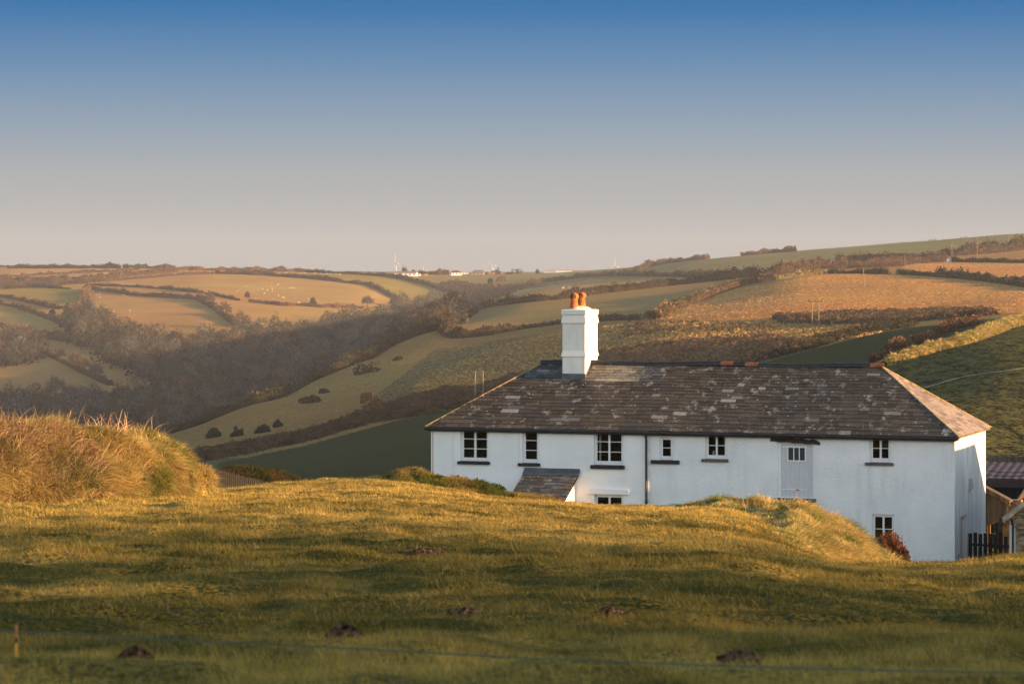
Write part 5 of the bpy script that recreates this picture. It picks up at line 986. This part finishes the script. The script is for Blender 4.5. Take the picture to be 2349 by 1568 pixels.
# footpath worn in the right pasture
PT = polyline([(2118,893),(2204,868),(2266,858),(2349,848),(2430,842)], 150, 420, .8); tg = np.gradient(PT, axis=0); tg /= np.linalg.norm(tg, axis=1)[:, None]
sdn = np.stack([-tg[:, 1], tg[:, 0]], 1) * (.28 + .12 * vn(PT[:, 0], PT[:, 1], 3, 2))[:, None]; A1 = PT.copy(); A1[:, :2] += sdn; B1 = PT.copy(); B1[:, :2] -= sdn
for Q_ in (A1, B1): Q_[:, 2] = hill_xy(Q_[:, 0], Q_[:, 1]) + .12
VV = np.stack([A1, B1], 1).reshape(-1, 3); ii = np.arange(len(PT)) * 2; tag(link("footpath", np_mesh("footpath", VV, quads=np.stack([ii[:-1], ii[:-1] + 1, ii[1:] + 1, ii[1:]], 1)), mat("worn_path", (.45, .34, .22), .95, .3, 3)), "pale worn footpath climbing the pasture right of the roof", kind="structure")

# ------------------------------------------------------------------ poles, sheep, turbines, far houses
def pole(px, ytop, ybase, lb, dmin, dmax=3200, arm=0, lean=0, H=8.5, r=.16):
    P = hit(px, ybase, dmin, dmax)[0]; h = (ybase - ytop) / F * P[1]; t = empty("utility_pole", P, label=lb, cat="pole", group="wooden electricity poles")
    MB().tube([(0, 0, -.5), (lean, 0, h)], [r, r * .8], 7).build("post", M_POST, t)
    if arm: MB().box(lean - arm, lean + arm, -.08, .08, h - .5, h - .32).build("crossarm", M_GW, t)
pole(1983, 612.5, 660, "leaning pole standing alone in the tan stubble field", 700, 1600, lean=-.5); pole(2075.7, 586, 624, "pole beside the gateway of the upper tan field", 900, 1800)
pole(2183.7, 555.5, 596, "pole with a crossarm at the left end of the thorn scrub belt", 1100, 2000, arm=1.1); pole(2241.7, 544.5, 590, "tall pole with a crossarm in front of the thorn scrub belt", 1200, 2100, arm=1.5, lean=.1); pole(2313.5, 534.6, 558, "pole breaking the skyline near the right edge", 1500, 2300)
for k, (x, a, b_, lb) in enumerate(((61.5,624,634,"tiny pole in the skyline field, leftmost of all"),(203,618,627,"tiny pole in front of the second shelter hedge"),(277,618,637,"pole in the scrubby hedge below the shelter hedges"),(332,611,619,"tiny pole at the left end of the tapering shelter hedge"),(472,607,625,"pole by the field corner left of the sheep"),(592.6,606,623,"thin pole above the reddish skyline hedge"),(709,610,624,"thin pole right of the round skyline bush"),(844,610,628,"thin skyline pole, first of three left of the tall turbine"),(863,612,629,"thin skyline pole, second of three left of the tall turbine"),(884,616,630,"thin skyline pole, nearest left of the tall turbine"),(980,615,634,"pole beside the small orange brick shed"),(1233,608,625,"skyline pole between the round bush and the long grey shed"),(1394,599,615,"skyline pole just left of the rightmost turbine"))): pole(x, a, b_, lb, 1700, 2590, r=.14)
def hpole(xa, xb, yt, yb, lb, dmin, dmax):
    P = hit((xa + xb) / 2, yb, dmin, dmax)[0]; s = P[1] / F; h = (yb - yt) * s; w = (xb - xa) * s; t = empty("utility_pole", P, label=lb, cat="pole", group="twin legged electricity poles")
    for sx in (-1, 1): MB().tube([(sx * w / 2, 0, -1), (sx * w / 2, 0, h)], [.16, .13], 7).build("post", M_POST, t)
    MB().box(-w * 1.1, w * 1.1, -.1, .1, h - .35, h - .15).build("crossarm", M_GW, t); ins = MB()
    for sx in (-1, 0, 1): ins.lathe([(.1, 0), (.14, .1), (.08, .35)], (sx * w, 0, h - .15), 8)
    ins.build("insulator", M_IRON, t)
hpole(1863, 1878, 690, 746, "twin legged pole standing on the tan hillside behind the roof", 560, 1100); hpole(1090, 1108, 850, 915, "twin legged pole above the scrub just left of the roof hip", 400, 900)
def sheep_mesh():
    n = 14; m = MB(); v = []
    prof = [(-.55, .08, .72), (-.48, .24, .70), (-.25, .31, .66), (.1, .32, .66), (.38, .27, .69), (.5, .16, .76), (.62, .10, .86), (.78, .10, .90), (.92, .06, .86), (.98, .03, .84)]
    for (x, r, z) in prof:
        for k in range(n): a = 2 * math.pi * k / n; v.append((x, math.cos(a) * r * .85, z + math.sin(a) * r))
    f = [(i*n+k, i*n+(k+1) % n, (i+1)*n+(k+1) % n, (i+1)*n+k) for i in range(len(prof)-1) for k in range(n)]; f += [tuple(range(n))[::-1], tuple((len(prof)-1)*n+k for k in range(n))]; m.raw(v, f)
    for x in (-.35, .32):
        for y in (-.13, .13): m.tube([(x, y, .55), (x + .02, y, .28), (x, y, 0)], [.07, .04, .035], 6)
    return m
M_WOOL = mat("wool", (.44, .38, .30), .95, .15, 6); sm = sheep_mesh().build("sheep", M_WOOL, smooth=True)
SH = [(648.8,684),(571.4,670.5),(543.2,670.5),(564,659),(601.5,665.5),(614,667.5),(621.5,658.5),(624.5,664),(624,671),(606.5,675.5),(637,655.5),(586,687),(627,689),(652,686),(638.5,681),(664,663),(669.5,661),(671.5,663.5),(675,663.5),(677,678.5),(678,685),(686,697),(708.5,690),(727,692.5),(663,662)]
SH += [(205+.1709*x-205+0, 597+.1709*y) for x, y in ((1335,462),(1290,472),(1338,515),(1245,442),(1525,702),(1745,698),(1658,478))]
R1 = [(654,626.6),(657,626.9),(667.5,627),(673.5,627),(681,627.2),(691,627.5),(698,627.6),(701,627.8),(716,628),(721,628.2),(724.5,628.4),(733.5,628.6),(737,628.8),(744.6,629),(749,629.2),(756,629.4),(762,629.6),(771,629.8),(780,630)]
R2 = [(1188,668),(1234,662),(1267,656),(1291,663),(1305,661),(1322,662),(1369,669),(1172,671)]
first = True
def put_sheep(lst, d0, d1, lb, grp):
    global first
    W_ = hit([p[0] for p in lst], [p[1] for p in lst], d0, d1)
    for k, P in enumerate(W_):
        o = sm if first else sm.copy()
        if not first: COL.objects.link(o)
        first = False
        o.location = P; o.rotation_euler = (0, 0, rng.choice([0, math.pi]) + rng.normal() * .5); s = rng.uniform(.9, 1.15) * 1.05; o.scale = (s, s, s); tag(o, lb, "sheep", grp)
put_sheep(SH[:25], 1400, 2500, "sheep grazing among the scattered flock on the middle pasture", "sheep scattered on the middle pasture")
put_sheep(SH[25:], 1300, 2500, "sheep grazing in the big golden field", "sheep in the big golden field")
put_sheep(R1, 1700, 2500, "sheep in the long row on the green skyline field", "sheep lined up on the skyline field")
put_sheep(R2, 1100, 2300, "sheep grazing on the wedge shaped pasture behind the chimney", "sheep on the wedge shaped pasture")
M_TUR = mat("turbine_white", (.45, .44, .43), .5, .03, 1)
def turbine(px, yhub, ybase, angs, L, lb, D=3150, nac=1):
    zb = float(hill_z(px, D)); zb = (HY - ybase) / F * D; zh = (HY - yhub) / F * D; x = (px - CX) / F * D; t = empty("wind_turbine", (x, D, zb - 4), label=lb, cat="wind turbine", group="wind turbines on the skyline"); h = zh - zb + 4
    MB().tube([(0, 0, -6), (0, 0, h)], [.75, .5], 12).build("tower", M_TUR, t, smooth=True); na = MB().lathe([(.3, -1.6), (.75, -1.2), (.8, 1.5), (.6, 2.2)], (0, 0, 0), 12).build("nacelle", M_TUR, t, smooth=True); na.location = (nac * .8, -.6, h); na.rotation_euler = (0, R(90), 0)
    for a in angs:
        d = Vector((math.sin(R(a)) * .55, -math.sin(R(a)) * .6, math.cos(R(a)))); c = Vector((-1.2 * nac, -1.2, h)); p = [c + d * s for s in (0, L * .15, L * .5, L)]; MB().tube(p, [.3, .5, .35, .1], 6).build("blade", M_TUR, t, smooth=True)
turbine(908.5, 604.7, 627, (0, 208, 110), 12.2, "largest wind turbine, left of the white bungalow"); turbine(974, 620, 628, (0, 120), 5, "tiny distant turbine between bungalow and brown hedge"); turbine(1132, 610, 628, (-50, 170), 9.5, "turbine with one long dark blade above the farmhouse"); turbine(1412.5, 612, 617, (2, 110), 11, "rightmost turbine with its blade straight up")
M_FW = mat("far_white", (.8, .78, .74), .8, .05, 1); M_FR = mat("far_roof", (.19, .14, .12), .8, .2, 1); M_FD = mat("far_dark_roof", (.06, .05, .05), .8, .2, 1); M_FG = mat("far_grey_sheet", (.30, .33, .35), .6, .1, 1); M_FB = mat("far_brick", (.42, .19, .10), .8, .2, 1); M_FWIN = mat("far_window", (.05, .06, .07), .2)
def farhouse(px0, px1, yb, wall_px, roof_px, lb, wm, rm, hip=.0, nwin=3, depth=8, D=None, chim=0, name="farm_house", rz=0, cat="house"):
    D = D or float(hit((px0 + px1) / 2, yb, 2000, 2700)[0][1]); s = D / F; x0 = (px0 - CX) * s; w = (px1 - px0) * s; h = wall_px * s; r = roof_px * s; zb = float(hill_z((px0 + px1) / 2, D)); t = empty(name, (x0 + w / 2, D, zb), rz, label=lb, cat=cat)
    MB().box(-w/2, w/2, -depth/2, depth/2, -4, h).raw([(-w/2, -depth/2, h), (-w/2, depth/2, h), (-w/2, 0, h + r * .95), (w/2, -depth/2, h), (w/2, depth/2, h), (w/2, 0, h + r * .95)], [(0, 1, 2), (3, 5, 4)] if not hip else []).build("wall", wm, t)
    e = .3; k = hip * w; v = [(-w/2-e, -depth/2-e, h-.1), (w/2+e, -depth/2-e, h-.1), (w/2+e-k, 0, h+r), (-w/2-e+k, 0, h+r), (-w/2-e, depth/2+e, h-.1), (w/2+e, depth/2+e, h-.1)]
    f = [(0, 1, 2, 3), (5, 4, 3, 2)] + ([(0, 3, 4), (1, 5, 2)] if hip else [])
    MB().raw(v, f).build("roof", rm, t)
    for j in range(nwin): cx = -w/2 + w * (j + .5) / nwin; MB().box(cx - min(.8, w / nwin * .25), cx + min(.8, w / nwin * .25), -depth/2 - .06, -depth/2 - .02, h * .35, h * .75).build("window", M_FWIN, t)
    for j in range(chim): MB().box(-w*.3 + j * w * .5 - .5, -w*.3 + j * w * .5 + .5, -.5, .5, h + r * .5, h + r + 1.4).build("chimney", M_FB, t)
    return t
farhouse(907, 957, 633.5, 6.5, 4.2, "long white bungalow with a brown roof beside the largest turbine", M_FW, M_FR, 0, 5, rz=R(-6), chim=0)
farhouse(957, 965, 633, 4, .8, "small white garage at the right end of the bungalow", M_FW, M_FW, 0, 1, 5); farhouse(972, 982, 632.5, 3.2, .4, "small orange brick shed right of the bungalow", M_FB, M_FB, 0, 0, 4, name="shed", cat="shed")
farhouse(1033, 1057, 631.5, 6.0, 5.4, "white house with a dark hipped roof and two chimneys", M_FW, M_FD, .3, 3, 9, chim=2, rz=R(12)); farhouse(1058, 1074, 628.5, 3.0, .5, "low white flat roofed building beside the white house", M_FW, M_FW, 0, 2, 5, name="outbuilding", cat="outbuilding")
farhouse(1084, 1112, 629.5, 4.0, 6.2, "stone farmhouse with a steep brown roof", mat("far_stone", (.40, .32, .24), .9, .1, 1), M_FR, .12, 3, 9, rz=R(-10)); farhouse(1111, 1119, 630, 4.5, 1.5, "small dark lean-to at the right end of the farmhouse", M_FD, M_FD, 0, 0, 5, name="outbuilding", cat="outbuilding")
farhouse(1124, 1152, 627.5, 3.4, 4.0, "low dark roofed house in front of the turbine with one long blade", M_FB, M_FD, .25, 3, 8)
farhouse(1247, 1274, 624.5, 5.0, .8, "grey flat fronted farm shed on the skyline", M_FG, M_FG, 0, 0, 14, name="barn", cat="barn"); farhouse(1274, 1312, 624, 4.2, 1.8, "pale multi gabled shed joined to the grey farm shed", mat("far_pale_sheet", (.5, .47, .44), .7, .1, 1), M_FG, 0, 0, 14, name="barn", cat="barn")
farhouse(1314, 1346, 623.5, 2.4, .6, "very low brown sheds right of the multi gabled shed", M_FR, M_FR, 0, 0, 6, name="shed", cat="shed")
farhouse(184, 204, 650.5, 2.4, 1.6, "small dark barn in the brown scrub below the shelter hedges", M_FD, M_FD, 0, 0, 6, D=float(hit(194, 650.5, 1500)[0][1]) - 6, name="barn", cat="barn")
for (px, w, h, lb) in ((1142, 10, 4.2, "dark evergreen clump behind the low dark roofed house"), (1186, 26, 5.2, "round brown bush tree on the skyline left of the long grey shed"), (1233, 8, 3.2, "small dark bush at the foot of the skyline pole"), (1168, 14, 2.0, "low flat bush on the skyline beside the round one")): bush(px, 626, w, h, lb, (.06, .05, .035), 2300, 2590)
hedge("brown hedge and small trees behind the bungalow", [(925,629),(960,628),(1000,630),(1030,630)], 2300, 2600, h=4, w=4, col=BR, q=.8)
def gate(px, py, dmin, dmax, w, lb, rz=0):
    P = hit(px, py, dmin, dmax)[0]; t = empty("field_gate", P, rz, label=lb, cat="gate"); m = MB()
    for k in range(5): m.box(-w/2, w/2, -.04, .04, .25 + k * .24, .33 + k * .24)
    m.box(-w/2, -w/2 + .1, -.05, .05, .2, 1.35); m.box(w/2 - .1, w/2, -.05, .05, .2, 1.35); m.build("bars", M_POST, t)
    for s_ in (-1, 1): MB().box(s_ * (w/2 + .15) - .1, s_ * (w/2 + .15) + .1, -.1, .1, -.3, 1.6).build("gate_post", M_POST, t)
gate(2049, 630, 850, 1700, 3.5, "wooden gate in the gap of the hedge between the two tan fields"); gate(559, 692, 1400, 2200, 3.5, "pale gate at the end of the hedge under the sheep"); gate(1487, 733, 760, 1300, 4, "wooden gate where the slanting hedge bank meets the low hedge")
P = hit(2178, 601, 1000, 1900)[0]; tag(MB().box(-1.3, 1.3, -.6, .6, 0, 1.6).box(-1.4, 1.4, -.7, .7, 1.6, 1.75).build("water_tank", M_FW, loc=P, bevel=.08), "small white tank at the end of the top dark hedge", "tank")

# ------------------------------------------------------------------ trees added outside the frame to throw thin shade over the near lawn
def shade_trees():
    Vs, Qs, Cs, m = [], [], [], 0
    for k in range(56):
        t = k / 55; y = -36 + 74 * t + rng.normal() * .8; x = 57 + rng.uniform(-11, 9); top = np.interp(t, [0, .5, .8, 1], [12, 11.5, 10.5, 9.5]) * rng.uniform(.85, 1.1)
        _, V, Q, C = tree_parts(top + 2.5, 4.0 if t < .65 else 3.0, int(np.interp(t, [0, .3, .38, .45, .6, .8, 1], [1700, 1600, 1100, 420, 260, 130, 50])), 400 + k, (.09, .07, .05), .45, .7, .9); V = V + np.array((x, y, float(lawn_z(x, y, False)) - .5)); Vs.append(V); Qs.append(Q + m); Cs.append(C); m += len(V)
    V = np.concatenate(Vs); o0 = V.mean(0); tag(link("added_shade_trees", np_mesh("added_shade_trees", V - o0, quads=np.concatenate(Qs), tint=np.concatenate(Cs)), MTW, loc=o0), "leafless trees added out of view to shade the near lawn", kind="stuff")
shade_trees()
# ------------------------------------------------------------------ things on the lawn
def molehill(px, py, D, w, h, lb):
    x = (px - CX) / F * D; z = float(lawn_z(x + np.array([0, -.08, .08, 0]), np.array([D, D, D, D - .12]), True).max()) + .015; n = 1600; a = rng.random(n) * 6.28; r = rng.random(n) ** .7 * w; C = np.stack([np.cos(a) * r, np.sin(a) * r * .8, h * np.clip(1 - (r / w) ** 1.6, 0, 1) * rng.uniform(.6, 1.1, n)], 1)
    V, Q, c = quadcloud(C, rng.uniform(.015, .05, n) * (w / .4) ** .5, np.array((.13, .085, .055)) * rng.uniform(.5, 1.7, n)[:, None], 1.0)
    m = MB(); K = 16; prof = [(w, -.04), (w * .8, h * .3), (w * .45, h * .75), (.01, h * .95)]; v = [(rr * math.cos(6.283 * k / K) * rng.uniform(.85, 1.1), rr * .8 * math.sin(6.283 * k / K), zz * rng.uniform(.9, 1.1)) for rr, zz in prof for k in range(K)]
    base = len(V); VV = np.concatenate([V, np.array(v)]); F2 = np.array([(base+i*K+k, base+i*K+(k+1) % K, base+(i+1)*K+(k+1) % K, base+(i+1)*K+k) for i in range(3) for k in range(K)])
    tag(link("molehill", np_mesh("molehill", VV, quads=np.concatenate([Q, F2]), tint=np.concatenate([c, np.tile((.10, .065, .045), (len(v), 1))])), MEARTH, loc=(x, D, z)), lb, "molehill", "molehills on the lawn")
def lawnD(px, py):
    D = np.linspace(10, 88, 800); z = lawn_z((px - CX) / F * D, D, False); r = (HY - py) / F * D; k = np.argmax(z >= r); return float(D[k])
for (px, py, w, h, lb) in ((790,1470,.10,.06,"largest dark crumbly molehill near the fence tape"), (310,1537,.08,.045,"molehill at the lower left of the lawn"), (972,1274,.24,.06,"flat dark earth patch high in the middle of the lawn"), (1065,1408,.12,.03,"low bare earth patch in the middle of the lawn"),
                           (1400,1425,.10,.03,"low bare earth patch right of the middle"), (1700,1528,.11,.03,"dark scrape near the bottom right of centre")):
    molehill(px, py, lawnD(px, py), w, h, lb)
# electric fence: post with an orange insulator and a green tape
D1 = 13.2; x1, z1 = (37.5 - CX) / F * D1, (HY - 1446) / F * D1; zg = float(lawn_z(x1, D1)); ep = empty("fence_post", (x1, D1, zg), label="thin metal electric fence post with an orange insulator at the lower left", cat="fence post")
MB().tube([(0, 0, -.3), (0, 0, z1 - zg + .02)], .0055, 8).build("rod", M_IRON, ep); MB().lathe([(.010, 0), (.015, .002), (.015, .009), (.011, .013), (.006, .085)], (0, 0, z1 - zg - .14), 14).build("insulator", mat("orange_plastic", (.55, .25, .02), .45), ep, smooth=True)
MB().tube([(0, 0, z1 - zg - .03), (0, 0, z1 - zg + .03)], .008, 6).build("clip", M_RUST, ep)
tp = [(-160, 1438, 13.6), (37.5, 1447, 13.2), (400, 1466, 12.7), (800, 1486, 12.2), (1200, 1508, 11.7), (1600, 1524, 11.3), (2000, 1536, 11.0), (2500, 1546, 10.6)]
tv = [Vector(pt(*p)) for p in tp]; o0 = tv[0].copy(); tm = MB(); vv = []
for p in tv: p = p - o0; vv += [p + Vector((0, 0, -.003)), p + Vector((0, .001, .003)), p + Vector((0, .003, .003)), p + Vector((0, .002, -.003))]
tm.raw(vv, [(4*i+k, 4*i+(k+1) % 4, 4*i+4+(k+1) % 4, 4*i+4+k) for i in range(len(tv)-1) for k in range(4)])
tag(tm.build("fence_tape", mat("green_tape", (.06, .09, .06), .7, .1, 20), loc=o0), "dull green electric fence tape stretched across the bottom of the lawn", "fence tape")

# ------------------------------------------------------------------ haze
hz = MB().box(-1500, 900, -60, 4200, -110, 48).build("haze", None); hz["kind"] = "stuff"; hz["label"] = "thin warm evening haze over the valley"
m = bpy.data.materials.new("haze"); m.use_nodes = True; n = m.node_tree.nodes; n.clear(); out = n.new("ShaderNodeOutputMaterial"); pv = n.new("ShaderNodeVolumePrincipled")
pv.inputs["Color"].default_value = (.84, .88, .93, 1); pv.inputs["Density"].default_value = 0.00007; pv.inputs["Anisotropy"].default_value = .0
m.node_tree.links.new(pv.outputs[0], out.inputs["Volume"]); hz.data.materials.append(m)
